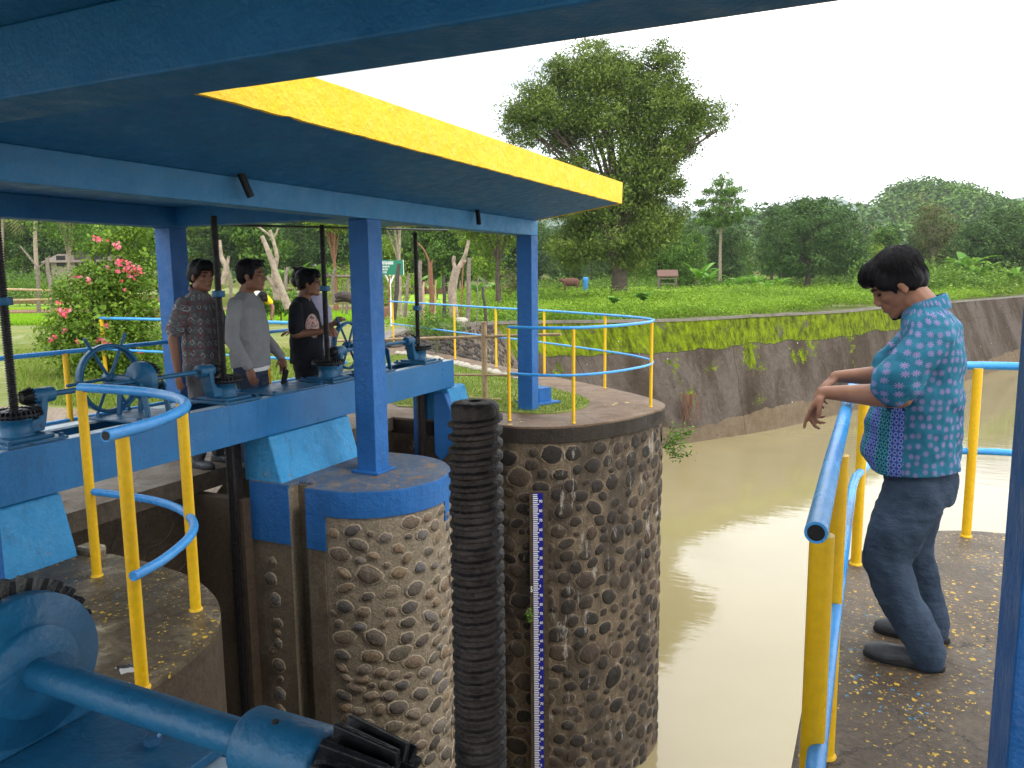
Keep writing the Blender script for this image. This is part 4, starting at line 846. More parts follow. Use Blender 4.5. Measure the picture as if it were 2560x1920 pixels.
# ---------------------------------------------------------------- trees
def limb_net(m, p, d, L, r, depth, g, tips, kids=(2, 3), spread=.55, up=.15, seg=7):
    n = 3; pts = [p]; q = p; dd = d
    for i in range(n):
        dd = (dd+Vector((g.gauss(0, .12), g.gauss(0, .12), g.gauss(0, .08)+up*.2))).normalized(); q = q+dd*(L/n); pts.append(q)
    rs = [r*(1-.4*i/n) for i in range(n+1)]; m.tube(pts, rs, seg, False)
    if depth == 0: tips.append(q); return
    for k in range(g.randint(*kids)):
        a = g.uniform(0, 2*math.pi); e = (dd+Vector((math.cos(a)*spread, math.sin(a)*spread, g.uniform(-.1, .35)+up))).normalized()
        limb_net(m, q, e, L*g.uniform(.62, .85), r*.58, depth-1, g, tips, kids, spread, up, max(4, seg-1))
    if depth > 1: tips.append(q)
LM = {
 'big': leafmat('broad_tree_leaves', [(.04, .07, .012), (.09, .145, .02), (.16, .225, .035), (.26, .33, .07)], .5, .22),
 'dark': leafmat('dark_tree_leaves', [(.022, .058, .015), (.046, .10, .024), (.085, .155, .038), (.14, .22, .055)], .5, .2),
 'mid': leafmat('mid_green_tree_leaves', [(.04, .095, .016), (.08, .165, .026), (.14, .25, .036), (.22, .35, .05)], .5, .28),
 'light': leafmat('light_feathery_leaves', [(.08, .15, .018), (.14, .24, .025), (.23, .34, .035), (.33, .43, .06)], .5, .35),
 'olive': leafmat('dry_olive_leaves', [(.07, .085, .03), (.12, .14, .045), (.18, .18, .06)], .6, .2),
}
def tree(name, label, base_, H, trunk_r, crown, nleaf, lsize, lm, seed, bark='bark', fork=.35, group=None, lean=(0, 0), cat='tree', spread=.42, per=26, trunks=1, limbs=5, aspect=.55, up=.35, shell=.75, gaps=0.):
    """crown: list of (dx,dy,dz,rx,ry,rz) in metres from the base"""
    g = random.Random(seed); root = empty(name, tuple(base_), label, cat, group); m = MB(); b0 = Vector(base_)
    for tkk in range(trunks):
        ba = b0+Vector((g.uniform(-.3, .3), g.uniform(-.3, .3), 0))*(tkk > 0); top = b0+Vector((lean[0], lean[1], H*fork))+Vector((g.uniform(-.5, .5), g.uniform(-.5, .5), 0))*(tkk > 0)
        pts = [ba.lerp(top, i/5)+Vector((g.gauss(0, trunk_r*.22), g.gauss(0, trunk_r*.22), 0))*(i not in (0,)) for i in range(6)]; pts[0] = ba-Vector((0, 0, .3))
        m.tube(pts, [trunk_r*(1.35 if i == 0 else 1-.09*i) for i in range(6)], 10, False); top = pts[-1]
        for k in range(limbs):
            c = crown[k % len(crown)]; tgt = b0+Vector(c[:3])+Vector((g.uniform(-.4, .4)*c[3], g.uniform(-.4, .4)*c[4], g.uniform(-.2, .5)*c[5])); st = pts[g.randint(3, 5)]
            mid_ = st.lerp(tgt, .5)+Vector((0, 0, .12*(tgt-st).length)); cv = catmull([st, mid_, tgt], 4)
            m.tube(cv, [trunk_r*(.5 if trunk_r < .4 else .3)*(1-.75*i/(len(cv)-1)) for i in range(len(cv))], 7, False)
            for kk in range(4):
                s_ = cv[g.randint(3, len(cv)-1)]; e = s_+Vector((g.uniform(-.5, .5)*c[3], g.uniform(-.5, .5)*c[4], g.uniform(-.2, .5)*c[5])); m.tube([s_, s_.lerp(e, .5)+Vector((0, 0, .06)), e], [trunk_r*.16, trunk_r*.1, trunk_r*.04], 5, False)
    m.build('trunk', M[bark], root)
    P, tone, nr = crown_points(crown, nleaf, per, spread, seed, shell, gaps)
    leaf_obj('crown', P, lsize, LM[lm], root, seed, up, aspect, tone, nr*.7)
    return root
# the big vine-clad tree behind the far bank
bt = at(1548, 716, 44); bt[2] = -.1; S_ = 44/1952.
def rel(px, py, r_, ry=None, rz=None, dy=0.):      # a crown blob seen at a photo pixel, at the tree's own distance
    p = at(px, py, 44+dy)-bt; return (p[0], p[1], p[2], r_*S_, (ry or r_)*S_, (rz or r_)*S_)
big = [rel(1470, 175, 80, 90, 62), rel(1420, 240, 80), rel(1560, 190, 70, 80, 70, 1), rel(1650, 170, 55, 60, 60, 1), rel(1340, 270, 68, 70, 52, -1), rel(1300, 320, 42, 50, 46), rel(1390, 340, 52, 60, 40, 1), rel(1500, 300, 85, 95, 62),
       rel(1620, 280, 85, 85, 62), rel(1700, 250, 52), rel(1760, 290, 54, 50, 32, 1), rel(1725, 350, 48, 50, 40), rel(1790, 330, 26, 30, 18), rel(1650, 370, 58, 70, 55), rel(1560, 400, 62, 80, 70), rel(1470, 420, 52, 60, 50), rel(1640, 460, 62, 70, 70), rel(1520, 500, 80, 90, 66), rel(1440, 520, 66, 80, 62),
       rel(1620, 560, 75, 80, 70), rel(1500, 590, 88, 90, 60), rel(1420, 610, 56, 66, 48), rel(1580, 640, 52, 60, 34), rel(1400, 420, 26), rel(1690, 500, 30, 40, 46), rel(1750, 410, 24, 24, 16)]
tree('big_tree', 'tallest tree, vine-clad with wide uneven crown, rising over the far bank', bt, 14, .40, big, 140000, .155, 'big', 31, fork=.34, spread=.50, per=44, trunks=3, limbs=14, aspect=.5, shell=.66, gaps=.62)
def gp_(px, Y, z=-.1): p = at(px, 700, Y); return Vector((p[0], p[1], z))
def blobset(g, H, w, n=7, low=.35, flat=.65):
    out = []
    for k in range(n):
        a = g.uniform(0, 2*math.pi); q = g.uniform(0, .62)*w; z = g.uniform(low+.08, .86)*H; tap = 1-.35*abs(z/H-.55); out.append((math.cos(a)*q*tap, math.sin(a)*q*tap, z, w*g.uniform(.3, .5), w*g.uniform(.3, .5), H*g.uniform(.11, .2)*flat*1.4))
    out.append((0, 0, H*.86, w*.38, w*.38, H*.13)); return out
gg = random.Random(77)
tree('broad_tree', 'wide rounded dark tree standing alone right of centre behind the bank', gp_(2020, 68), 8.2, .3, [(0, 0, 5.6, 3.6, 3.6, 2.2), (-1.9, 0, 3.8, 2.5, 2.4, 1.9), (2.1, 0, 4.2, 2.6, 2.4, 2.2), (.6, .5, 6.8, 2.5, 2.2, 1.1), (-.5, 0, 2.8, 3.8, 3, 1.5), (3.2, .4, 3.1, 1.6, 1.7, 1.6), (-3.1, 0, 2.9, 1.5, 1.7, 1.4), (-.9, 0, 7.2, 1.0, 1.2, .8)], 24000, .20, 'dark', 41, fork=.3, spread=.5, per=28, limbs=10)
tree('umbrella_tree', 'slender pale-trunked tree with layered flat crown above the scrub', gp_(1800, 74), 11.0, .16, [(0, 0, 9.9, 1.0, 1.0, .3), (.3, 0, 9.1, 1.9, 1.6, .35), (-.3, .2, 8.2, 2.3, 2.0, .38), (.5, 0, 7.2, 2.7, 2.1, .5), (-.5, 0, 6.4, 2.2, 2., .4), (0, 0, 10.7, .6, .6, .25)], 9000, .2, 'mid', 42, bark='palebark', fork=.78, spread=.32, limbs=12, lean=(-.2, .5))
tree('dark_tree', 'dense very dark tree at the right edge beyond the man', gp_(2490, 72), 7.8, .25, [(0, 0, 4.6, 2.9, 2.8, 2.2), (2.2, 0, 4.4, 2.6, 2.4, 1.9), (-1.9, 0, 3.8, 2.1, 2.0, 1.8), (.8, .4, 6.5, 2.0, 1.8, 1.0), (4.0, .6, 3.6, 2.2, 2.2, 1.8), (0, 0, 2.2, 3.4, 3, 1.4)], 22000, .21, 'dark', 43, spread=.5, limbs=8)
tree('olive_tree', 'thin yellowish tree between the hill and the man', gp_(2330, 80), 8.8, .16, [(0, 0, 5.8, 1.9, 1.8, 2.1), (.6, 0, 3.9, 2.0, 1.8, 1.6), (-.8, .2, 7.4, 1.0, 1, .9)], 6500, .2, 'olive', 44, bark='palebark', spread=.5, limbs=8)
tree('light_tree', 'bright green tree just right of the big trunk', gp_(1650, 66), 7.0, .18, [(0, 0, 4.6, 1.7, 1.8, 1.6), (1.1, 0, 3.4, 1.6, 1.6, 1.5), (-1.2, 0, 2.8, 1.9, 1.7, 1.4), (.9, 0, 5.6, .9, 1, .8)], 11000, .2, 'mid', 45, spread=.42, limbs=7)
tree('vine_mound', 'tall mound of creeper smothering a stump right of the big tree', gp_(1735, 66), 5.6, .2, [(0, 0, 4.0, .9, .9, 1.1), (-.5, 0, 2.6, 1.3, 1.1, 1.2), (-1.2, 0, 1.4, 1.3, 1.2, 1.0), (.5, 0, 1.5, 1.1, 1.2, 1.3)], 8000, .16, 'mid', 46, spread=.28, limbs=4, fork=.6)
# kinds of background tree, copied along the tree line
protos = []
for i, (lab, lm, H, w, n, ls, bark) in enumerate([('dense dark green tree in the long tree line behind the fields', 'dark', 9, 3.4, 9000, .26, 'bark'), ('mid green rounded tree in the long tree line behind the fields', 'mid', 8, 3.2, 8500, .26, 'bark'), ('pale feathery tree in the long tree line behind the fields', 'light', 7, 2.8, 6000, .24, 'palebark'), ('tall narrow dark tree in the long tree line behind the fields', 'dark', 11, 2.6, 8000, .27, 'bark')]):
    b_ = gp_([1250, 640, 500, 330][i], 84+4*i); protos.append(tree('forest_tree', lab, b_, H, .22, blobset(gg, H, w, 9, .18), n, ls, lm, 60+i, bark=bark, group='trees of the far tree line', spread=.5, limbs=6))
spots = []
for px in range(-80, 2750, 62):
    far_ = px < 1300
    for row in range(2 if far_ else 2):
        Yd = (66 if far_ else 84)+row*16+gg.uniform(-5, 5)
        spots.append((px+gg.uniform(-28, 28)+31*row, Yd, gg.choice([0, 0, 1, 1, 3, 0, 2] if row == 0 else [0, 1, 3, 0]), gg.uniform(.72, 1.05)*(1.0 if far_ else .82)))
for (px, Y, k, s) in spots:
    c = copy_tree(protos[k]); p = gp_(px, Y, -.1); z0_ = -.1
    if px < 900: z0_ = 1.2
    c.location = (p.x, p.y, z0_); c.rotation_euler.z = gg.uniform(0, 6.28); c.scale = (s*gg.uniform(.9, 1.25),)*2+(s,)
# hills and distant ridge
def hill(name, cx_px, Yc, w, dpt, H, seed, n, lsize, mat, z0=-1, ridge=None, label=None):
    p0 = Vector(at(cx_px, 700, Yc)); r_ = Vector((RT[0], RT[1], 0)).normalized(); f_ = Vector((F0[0], F0[1], 0)); V = []; nx, ny = 64, 26
    def hgt(u, v):
        q = Vector((u*.012, v*.012, seed)); base_ = ridge(u/w) if ridge else math.exp(-(u/w*1.9)**2)
        return z0+H*base_*max(0, math.cos(min(1, abs(v/dpt))*math.pi/2))*(1+.10*noise.noise(q*4))+(.035*H)*noise.noise(q*14)+(.03*H)*abs(noise.noise(q*40))
    for i in range(nx+1):
        for j in range(ny+1):
            u = (i/nx*2-1)*w*1.25; v = (j/ny*2-1)*dpt; q = p0+r_*u+f_*v; V.append((q.x, q.y, hgt(u, v)))
    Fc = [(i*(ny+1)+j, (i+1)*(ny+1)+j, (i+1)*(ny+1)+j+1, i*(ny+1)+j+1) for i in range(nx) for j in range(ny)]
    o = MB().add(V, Fc, True).build(name, GMAT if n else mat); tag(o, kind='structure')
    if n:
        g = np.random.default_rng(seed+1); nc = n//60; U = g.uniform(-1.2, 1.2, nc)*w; Vv = -dpt*g.uniform(-.15, 1.0, nc)
        Hh = np.array([hgt(a, b) for a, b in zip(U, Vv)]); k = g.integers(0, nc, n); d = g.normal(size=(n, 3)); d /= np.linalg.norm(d, axis=1)[:, None]; d[:, 2] = abs(d[:, 2]); R_ = (lsize*4.2*g.uniform(.6, 1.5, nc))[k][:, None]
        cc = np.array(p0)[None]+np.outer(U, np.array(r_))+np.outer(Vv, np.array(f_)); cc[:, 2] = Hh+lsize*1.2
        P = cc[k]+d*R_*np.array([1, 1, .8])*g.uniform(.75, 1.08, n)[:, None]; tone = np.clip(.45+.24*g.normal(size=nc), 0, 1)[k]*.75+.25*g.uniform(0, 1, n)
        stuff(leaf_obj('hill_forest', P, lsize, mat, None, seed, .5, .9, tone, d*1.2))
    return o
HL = leafmat('hill_forest_leaves', [(.03, .075, .014), (.065, .145, .022), (.12, .22, .034), (.20, .30, .05)], .6, .15)
hill('hill', 2262, 255, 62, 75, 27, 5, 110000, .85, HL, ridge=lambda t: float(np.interp(t, [-1.2, -.8, -.5, -.34, -.18, 0, .1, .24, .38, .55, .8, 1.2], [.05, .12, .24, .40, .70, 1.0, .97, .76, .56, .46, .38, .2])))
hill('hill', 350, 215, 150, 80, 27, 9, 70000, 1.1, LM['dark'], ridge=lambda t: .75+.2*math.sin(t*5+1)-.25*max(0, t))
hill('hill', 1400, 200, 70, 50, 10, 12, 26000, .9, HL, ridge=lambda t: .8+.2*math.sin(t*7))
MT = plain('far_forested_ridge', (.05, .10, .06), .9, 0, .3, .01, 0)
hill('mountain', 1900, 1500, 800, 300, 150, 3, 0, 1, MT, z0=-5, ridge=lambda t: .72+.10*math.sin(t*9)+.06*math.sin(t*23+1)-.12*t)
hill('mountain', 1450, 2100, 900, 400, 290, 6, 0, 1, MT, z0=-5, ridge=lambda t: .58+.22*math.exp(-((t+.05)*4)**2)+.08*math.sin(t*11))
hill('mountain', 2700, 1700, 600, 300, 130, 8, 0, 1, MT, z0=-5, ridge=lambda t: .7+.1*math.sin(t*6))
# bananas and palms
M['banana'] = leafmat('banana_leaves', [(.07, .19, .02), (.13, .28, .035), (.24, .40, .07)], .4, .3)
def big_leaf(m, p, d, L, w, g, droop=.5):
    pts = []; q = Vector(p); dd = Vector(d).normalized(); n = 7; side = dd.cross(Vector((0, 0, 1))).normalized()
    if side.length < .1: side = Vector((1, 0, 0))
    for i in range(n+1):
        pts.append(q.copy()); dd = (dd+Vector((0, 0, -droop/n))).normalized(); q = q+dd*(L/n)
    V = []; tw = g.uniform(-.3, .3)
    for i, c in enumerate(pts):
        ww = w*math.sin(math.pi*min(1, .08+.92*i/n))**.7*(1-.3*i/n); V += [c-side*ww+Vector((0, 0, ww*.3+tw*ww)), c, c+side*ww+Vector((0, 0, ww*.3-tw*ww))]
    m.add(V, [(i*3+k, i*3+k+1, i*3+k+4, i*3+k+3) for i in range(n) for k in (0, 1)], True, min(1, max(.02, g.gauss(.5, .25))))
def banana(px, Y, H, label, seed, group, n=8, wf=.13, cat='plant', z=-.1, lm='banana'):
    g = random.Random(seed); p = gp_(px, Y, z); r = empty('banana_plant', tuple(p), label, cat, group)
    MB().tube([p, p+Vector((.05, 0, H*.25)), p+Vector((.08, .05, H*.5))], [H*.045, H*.035, H*.022], 9, False).build('stem', M['stem'], r)
    m = MB()
    for k in range(n): a = 2.4*k+g.uniform(-.3, .3); big_leaf(m, p+Vector((.05, 0, H*.45)), (math.cos(a)*.6, math.sin(a)*.6, g.uniform(.7, 1.3)), H*g.uniform(.55, .8), H*wf, g, g.uniform(.8, 1.6))
    m.build('leaves', M[lm], r); return r
for i, (px, Y, H) in enumerate([(1745, 60, 2.6), (1770, 62, 2.2), (1850, 58, 1.6), (1885, 59, 1.7), (1820, 58, 1.3), (1950, 60, 1.5), (1915, 57, 1.2), (2415, 62, 3.4), (2450, 60, 2.4), (2530, 56, 2.0), (800, 60, 3.2), (820, 62, 2.8), (1040, 50, 2.0), (1240, 46, 1.6), (1090, 48, 1.6), (1190, 47, 1.4), (735, 58, 3.0), (700, 60, 2.6)]):
    banana(px, Y, H, 'broad-leaved banana plant at the foot of the tree line', 100+i, 'banana plants at the tree line')
for i, (px, Y, H) in enumerate([(1532, 30.5, .55), (1605, 31, .75)]): banana(px, Y, H, ['small clump of heart-shaped taro leaves left in front of the big trunk', 'larger clump of heart-shaped taro leaves right of the big trunk'][i], 130+i, None, 11, .34, z=.15)
def palm(px, Y, H, label, seed, cw=1.):
    g = random.Random(seed); p = gp_(px, Y, .8); r = empty('coconut_palm', tuple(p), label, 'palm tree'); top = p+Vector((.5, .2, H))
    MB().tube([p, p.lerp(top, .5)+Vector((-.2, 0, 0)), top], [.16, .12, .10], 9, False).build('trunk', M['palebark'], r); m = MB()
    for k in range(17):
        a = 2.4*k; el = g.uniform(-.2, 1.1); d = Vector((math.cos(a), math.sin(a), el)).normalized(); q = top.copy(); L = 3.0*cw; side = d.cross(Vector((0, 0, 1))).normalized(); n = 14; dd = d.copy(); val = g.uniform(.1, .95)
        for i in range(n):
            dd = (dd+Vector((0, 0, -.11))).normalized(); q2 = q+dd*(L/n)
            for s_ in (-1, 1):
                tip = q+side*s_*.62*cw*math.sin(math.pi*(i+1)/(n+1))+dd*.22+Vector((0, 0, -.28)); m.add([q, q+dd*.09, tip], [(0, 1, 2)], False, val)
            q = q2
    m.build('fronds', LM['olive'] if seed % 2 else LM['mid'], r); return r
palm(92, 52, 6.6, 'coconut palm with yellowing fronds under the roof at far left', 201); palm(8, 60, 6.0, 'second coconut palm, half hidden behind the leftmost screw', 203)
# near-middle trees on the left lawn, bare trunks, posts
tree('young_tree', 'light green feathery tree behind the bougainvillea', gp_(175, 34, .4), 6.2, .09, [(0, 0, 3.9, 1.9, 1.8, .8), (1.0, .3, 4.6, 1.6, 1.6, .6), (-.8, 0, 4.9, 1.5, 1.5, .7), (.6, .2, 3.0, 1.3, 1.3, .5)], 11000, .10, 'mid', 71, bark='palebark', fork=.45, spread=.36, limbs=8)
tree('young_tree', 'yellow-green feathery tree beside the white-roofed house', gp_(452, 32, .4), 6.4, .08, [(0, 0, 4.4, 1.1, 1.1, .5), (.5, 0, 3.5, 1.0, 1., .4), (1.6, 0, 4.1, 1.2, 1.1, .5), (2.6, 0, 4.7, 1.3, 1.2, .55)], 9000, .10, 'light', 72, bark='palebark', fork=.45, spread=.3, limbs=8)
tree('young_tree', 'yellow-green tree between the third screw and the middle column', gp_(838, 30, .2), 6.0, .085, [(0, 0, 3.6, .9, .9, .6), (-.7, 0, 4.3, 1.0, 1, .5), (.5, 0, 4.6, 1.0, 1, .6)], 9000, .095, 'light', 73, bark='redwood', fork=.5, spread=.28, limbs=8)
tree('young_tree', 'drooping leafy tree framed between the two right-hand columns', gp_(1245, 36, .1), 6.4, .14, [(0, 0, 4.5, 1.9, 1.8, .9), (-1.2, 0, 3.9, 1.2, 1.2, .7), (1.1, 0, 4.1, 1.1, 1.2, .8), (.2, 0, 3.3, 1.5, 1.3, .5)], 13000, .10, 'big', 74, bark='bark', fork=.5, spread=.34, limbs=9)
tree('young_tree', 'sparse yellow-green tree above the green signboard', gp_(1000, 30, .1), 6.0, .07, [(0, 0, 4.2, .9, .9, .5), (-.6, .2, 3.7, .8, .8, .4), (.4, 0, 4.9, 1.1, 1, .5)], 6500, .095, 'light', 75, bark='palebark', fork=.5, spread=.26, limbs=7)
def snag(label, pts_list, rs_list, mat, name='bare_tree', cat='tree', group=None):
    o0 = pts_list[0][0]; r = empty(name, tuple(o0), label, cat, group); m = MB()
    for pts, rr in zip(pts_list, rs_list): cv = catmull(pts, 4); m.tube(cv, [rr[0]+(rr[1]-rr[0])*i/(len(cv)-1) for i in range(len(cv))], 9)
    m.build('trunk', M[mat], r); return r
def A3(px, py, Y): return Vector(at(px, py, Y))
snag('pollarded pale trunk with forked bare limb, right of the green sign', [[A3(1137, 797, 20), A3(1131, 740, 20), A3(1135, 700, 20), A3(1143, 667, 20)], [A3(1143, 672, 20), A3(1162, 640, 20), A3(1172, 600, 20)], [A3(1139, 672, 20), A3(1134, 655, 20), A3(1136, 640, 20)], [A3(1150, 668, 20), A3(1165, 650, 20)]], [(.12, .10), (.055, .04), (.05, .045), (.05, .03)], 'palebark')
snag('pale leaning double trunk behind the grey-shirt man', [[A3(722, 772, 18), A3(700, 715, 18), A3(677, 645, 18), A3(655, 590, 18)], [A3(692, 750, 18.3), A3(684, 690, 18.3), A3(692, 640, 18.3), A3(675, 575, 18.3)], [A3(722, 772, 18), A3(685, 715, 18), A3(668, 690, 18)], [A3(676, 590, 18.3), A3(650, 570, 18.3), A3(634, 562, 18.3)], [A3(677, 600, 18.3), A3(690, 585, 18.3), A3(695, 570, 18.3)]], [(.10, .045), (.07, .035), (.06, .03), (.03, .015), (.03, .015)], 'palebark')
snag('crooked pale trunk just right of the second screw', [[A3(555, 710, 20), A3(566, 672, 20), A3(552, 640, 20), A3(548, 600, 20)], [A3(566, 672, 20), A3(572, 640, 20)]], [(.09, .05), (.05, .03)], 'palebark')
snag('forked thin bare tree in the rice field at far left', [[A3(97, 782, 24), A3(96, 720, 24), A3(95, 668, 24)], [A3(95, 670, 24), A3(75, 645, 24), A3(50, 615, 24)], [A3(95, 670, 24), A3(110, 658, 24), A3(124, 640, 24)]], [(.06, .05), (.04, .02), (.035, .02)], 'wood')
snag('slim bent tree trunk with broken top right of the fourth screw', [[A3(1079, 782, 21), A3(1080, 740, 21), A3(1077, 700, 21), A3(1075, 655, 21)], [A3(1075, 660, 21), A3(1060, 625, 21), A3(1036, 600, 21)], [A3(1076, 665, 21), A3(1082, 650, 21)]], [(.075, .06), (.03, .018), (.03, .02)], 'redwood')
snag('thin dark bare trunk between the third screw and the middle column', [[A3(837, 760, 20), A3(832, 710, 20), A3(838, 670, 20)], [A3(834, 700, 20), A3(820, 680, 20)]], [(.05, .04), (.025, .015)], 'wood')
def post(p0, p1, r0, mat, lab, grp='rough fence posts beyond the lawn', nm='fence_post'):
    m = MB(); a, b = Vector(p0), Vector(p1); c = catmull([a-Vector((0, 0, .15)), a.lerp(b, .4)+Vector((.015, .01, 0)), a.lerp(b, .75)-Vector((.012, 0, 0)), b], 3); m.tube(c, [r0*(1.08-.25*i/(len(c)-1)) for i in range(len(c))], 8)
    return tag(m.build(nm, M[mat], None, origin=tuple(a)), lab, 'post', grp)
PO = [((984, 782), (998, 660), 18, .05, 'darkwood', 'dark leaning fence post in front of the green sign'), ((1011, 778), (1022, 685), 19, .04, 'wood', 'leaning brownish fence post left of the fourth screw'), ((1048, 785), (1051, 652), 18.5, .055, 'wood', 'tall grey fence post just right of the fourth screw'), ((1057, 785), (1060, 705), 18, .03, 'bamboo', 'short tan bamboo stake by the tall grey post'), ((1085, 786), (1091, 700), 18.5, .02, 'bamboo', 'thin tan bamboo stake left of the pollarded trunk'),
      ((1110, 778), (1109, 690), 19, .045, 'darkwood', 'blackened fence post left of the pollarded trunk'), ((1168, 800), (1174, 645), 18, .055, 'wood', 'tallest grey fence post right of the pollarded trunk'), ((1149, 797), (1160, 655), 18, .02, 'redwood', 'thin reddish stake behind the pollarded trunk'), ((1214, 806), (1207, 717), 17, .035, 'darkwood', 'dark fence post nearest the end column'), ((1191, 800), (1196, 690), 18, .015, 'wood', 'thin twiggy stake left of the dark post'),
      ((865, 770), (873, 690), 20, .035, 'wood', 'grey fence post beside the middle column'), ((707, 742), (719, 668), 21, .05, 'wood', 'pale grey fence post behind the grey-shirt man'), ((577, 735), (569, 656), 21, .04, 'wood', 'pale fence post right of the second screw'), ((132, 775), (117, 645), 23, .06, 'wood', 'leaning pale grey fence post in the far-left field'), ((463, 730), (444, 645), 17, .045, 'darkwood', 'dark leaning post beside the patterned-shirt man'), ((855, 768), (861, 700), 20, .02, 'wood', 'slim stake left of the grey post'), ((970, 770), (975, 690), 18, .02, 'redwood', 'crooked twig post under the green sign')]
for (b_, t_, Y, r0, mt, lab) in PO: post(at(*b_, Y), at(*t_, Y+.2), r0, mt, lab)
for (a, b_, Y0_, Y1_, lab) in (((-30, 722), (165, 727), 22.5, 23, 'upper bamboo pole of the far-left field fence'), ((-30, 752), (150, 748), 22.5, 23, 'lower bamboo pole of the far-left field fence'), ((800, 690), (885, 691), 20, 20.2, 'grey horizontal pole left of the middle column')):
    tag(MB().tube([at(*a, Y0_), at(*b_, Y1_)], .035, 8).build('fence_pole', M['bamboo' if a[0] < 0 else 'wood'], None, origin=tuple(at(*a, Y0_))), lab, 'pole')
snag('fallen dark log lying at the lawn edge beside the middle column', [[A3(838, 742, 17), A3(860, 738, 17), A3(905, 756, 17)], [A3(838, 752, 17.2), A3(870, 750, 17.2), A3(905, 768, 17.2)]], [(.06, .12), (.04, .06)], 'darkwood', 'fallen_log', 'log')
tag(MB().ell(at(1148, 803, 17), (.16, .1, .09), None, 9, 6, False).build('boulder', M['rock'], None, origin=tuple(at(1148, 803, 17))), 'pale rounded boulder at the foot of the pollarded trunk', 'rock')
tag(MB().ell(at(1158, 801, 17.2), (.12, .1, .07), None, 9, 6, False).build('boulder', M['rock'], None, origin=tuple(at(1158, 801, 17.2))), 'smaller pale boulder beside the rounded one', 'rock')
# bushes
M['bgleaf'] = leafmat('bougainvillea_leaves', [(.035, .085, .010), (.09, .18, .018), (.18, .29, .03), (.36, .42, .07)], .45, .3)
M['pink'] = leafmat('pink_bracts', [(.80, .12, .12), (.85, .16, .20), (.82, .22, .32), (.88, .36, .42)], .5, .4)
p = at(225, 940, 12.6); p[2] = -.04; bg_ = empty('bougainvillea', tuple(p), 'large bougainvillea bush with pink flowers on the lawn left of the rear column', 'shrub')
S2 = 12.6/1952.
def rb(px, py, r_, rz=None, dy=0): q = at(px, py, 12.6+dy)-p; return (q[0], q[1], q[2], r_*S2, r_*S2, (rz or r_)*S2)
bb_ = [rb(260, 800, 120, 105), rb(200, 870, 95, 60), rb(330, 720, 85, 90), rb(320, 620, 60, 55, .5), rb(250, 700, 70, 50), rb(330, 860, 100, 80), rb(170, 740, 40, 34), rb(350, 560, 45, 32, .3), rb(150, 830, 40, 50), rb(280, 590, 40, 25), rb(300, 930, 110, 45), rb(240, 620, 34, 20)]
P, tone, nr = crown_points(bb_, 21000, 22, .15, 301, .6); leaf_obj('foliage', P+p, .062, M['bgleaf'], bg_, 301, .35, .62, tone, nr).data.transform(Matrix.Translation(-Vector(p)))
m = MB(); g5 = random.Random(6)
for bl in bb_:
    e = Vector(p)+Vector(bl[:3]); s_ = Vector(p)+Vector((g5.uniform(-.2, .2), g5.uniform(-.2, .2), 0)); m.tube([s_, s_.lerp(e, .5)+Vector((0, 0, .25)), e], [.03, .02, .008], 6, False)
m.build('stems', M['darkwood'], bg_)
gf = np.random.default_rng(8)
for (px, py, n, sp_) in [(318, 668, 70, 12), (345, 672, 70, 11), (300, 656, 40, 8), (325, 690, 30, 8), (245, 597, 22, 6), (288, 608, 26, 7), (294, 617, 24, 6), (270, 600, 10, 4), (160, 785, 46, 8), (150, 776, 20, 6), (172, 776, 16, 5), (147, 757, 16, 5), (222, 700, 24, 5), (200, 693, 14, 4), (182, 690, 10, 4), (270, 672, 14, 4), (295, 678, 14, 4), (263, 858, 24, 6), (268, 815, 12, 5), (348, 876, 26, 6), (193, 852, 18, 5), (160, 826, 14, 5), (127, 850, 16, 6), (138, 840, 10, 4), (305, 700, 10, 5), (248, 850, 14, 5), (310, 725, 8, 5), (275, 860, 18, 5)]:
    FP = []
    for k in range(int(n*.6)): FP.append(at(px+gf.normal()*sp_*.7, py+gf.normal()*sp_*.6, 12.6-.62-.12*gf.uniform()+(.35 if py < 700 else 0)))
    leaf_obj('flower_cluster', np.array(FP)-p, .05, M['pink'], bg_, int(px*3+py), .4, .9)
for i, (px, py, Y, w, h, lm, n, lab) in enumerate([(590, 905, 9.5, .35, .5, 'light', 1500, 'small bright shrub between the patterned and grey shirts'), (700, 740, 22, .8, .5, 'mid', 2600, 'low bush at the foot of the leaning double trunk'), (1090, 800, 15.5, .5, .35, 'mid', 1800, 'small leafy weed clump by the curved rail'), (1295, 690, 40, .9, 1.1, 'olive', 1800, 'reddish sapling just right of the end column'), (925, 690, 34, 2.0, 1.2, 'light', 4500, 'broad light green bush behind the green sign'), (60, 700, 36, 2., .9, 'mid', 4200, 'low green bush at the foot of the far-left trees')]):
    q = at(px, py, Y); g6 = random.Random(i+400); tree('shrub', lab, (q[0], q[1], max(-.05, q[2]-h)), h*1.6, .02, [(0, 0, h*.8, w, w, h*.6), (w*.4, 0, h*.6, w*.7, w*.6, h*.5), (-w*.5, 0, h*.6, w*.6, w*.6, h*.5)], n, .05 if Y < 20 else .11, lm, 400+i, bark='stem', fork=.5, spread=w*.3, limbs=4, cat='shrub')
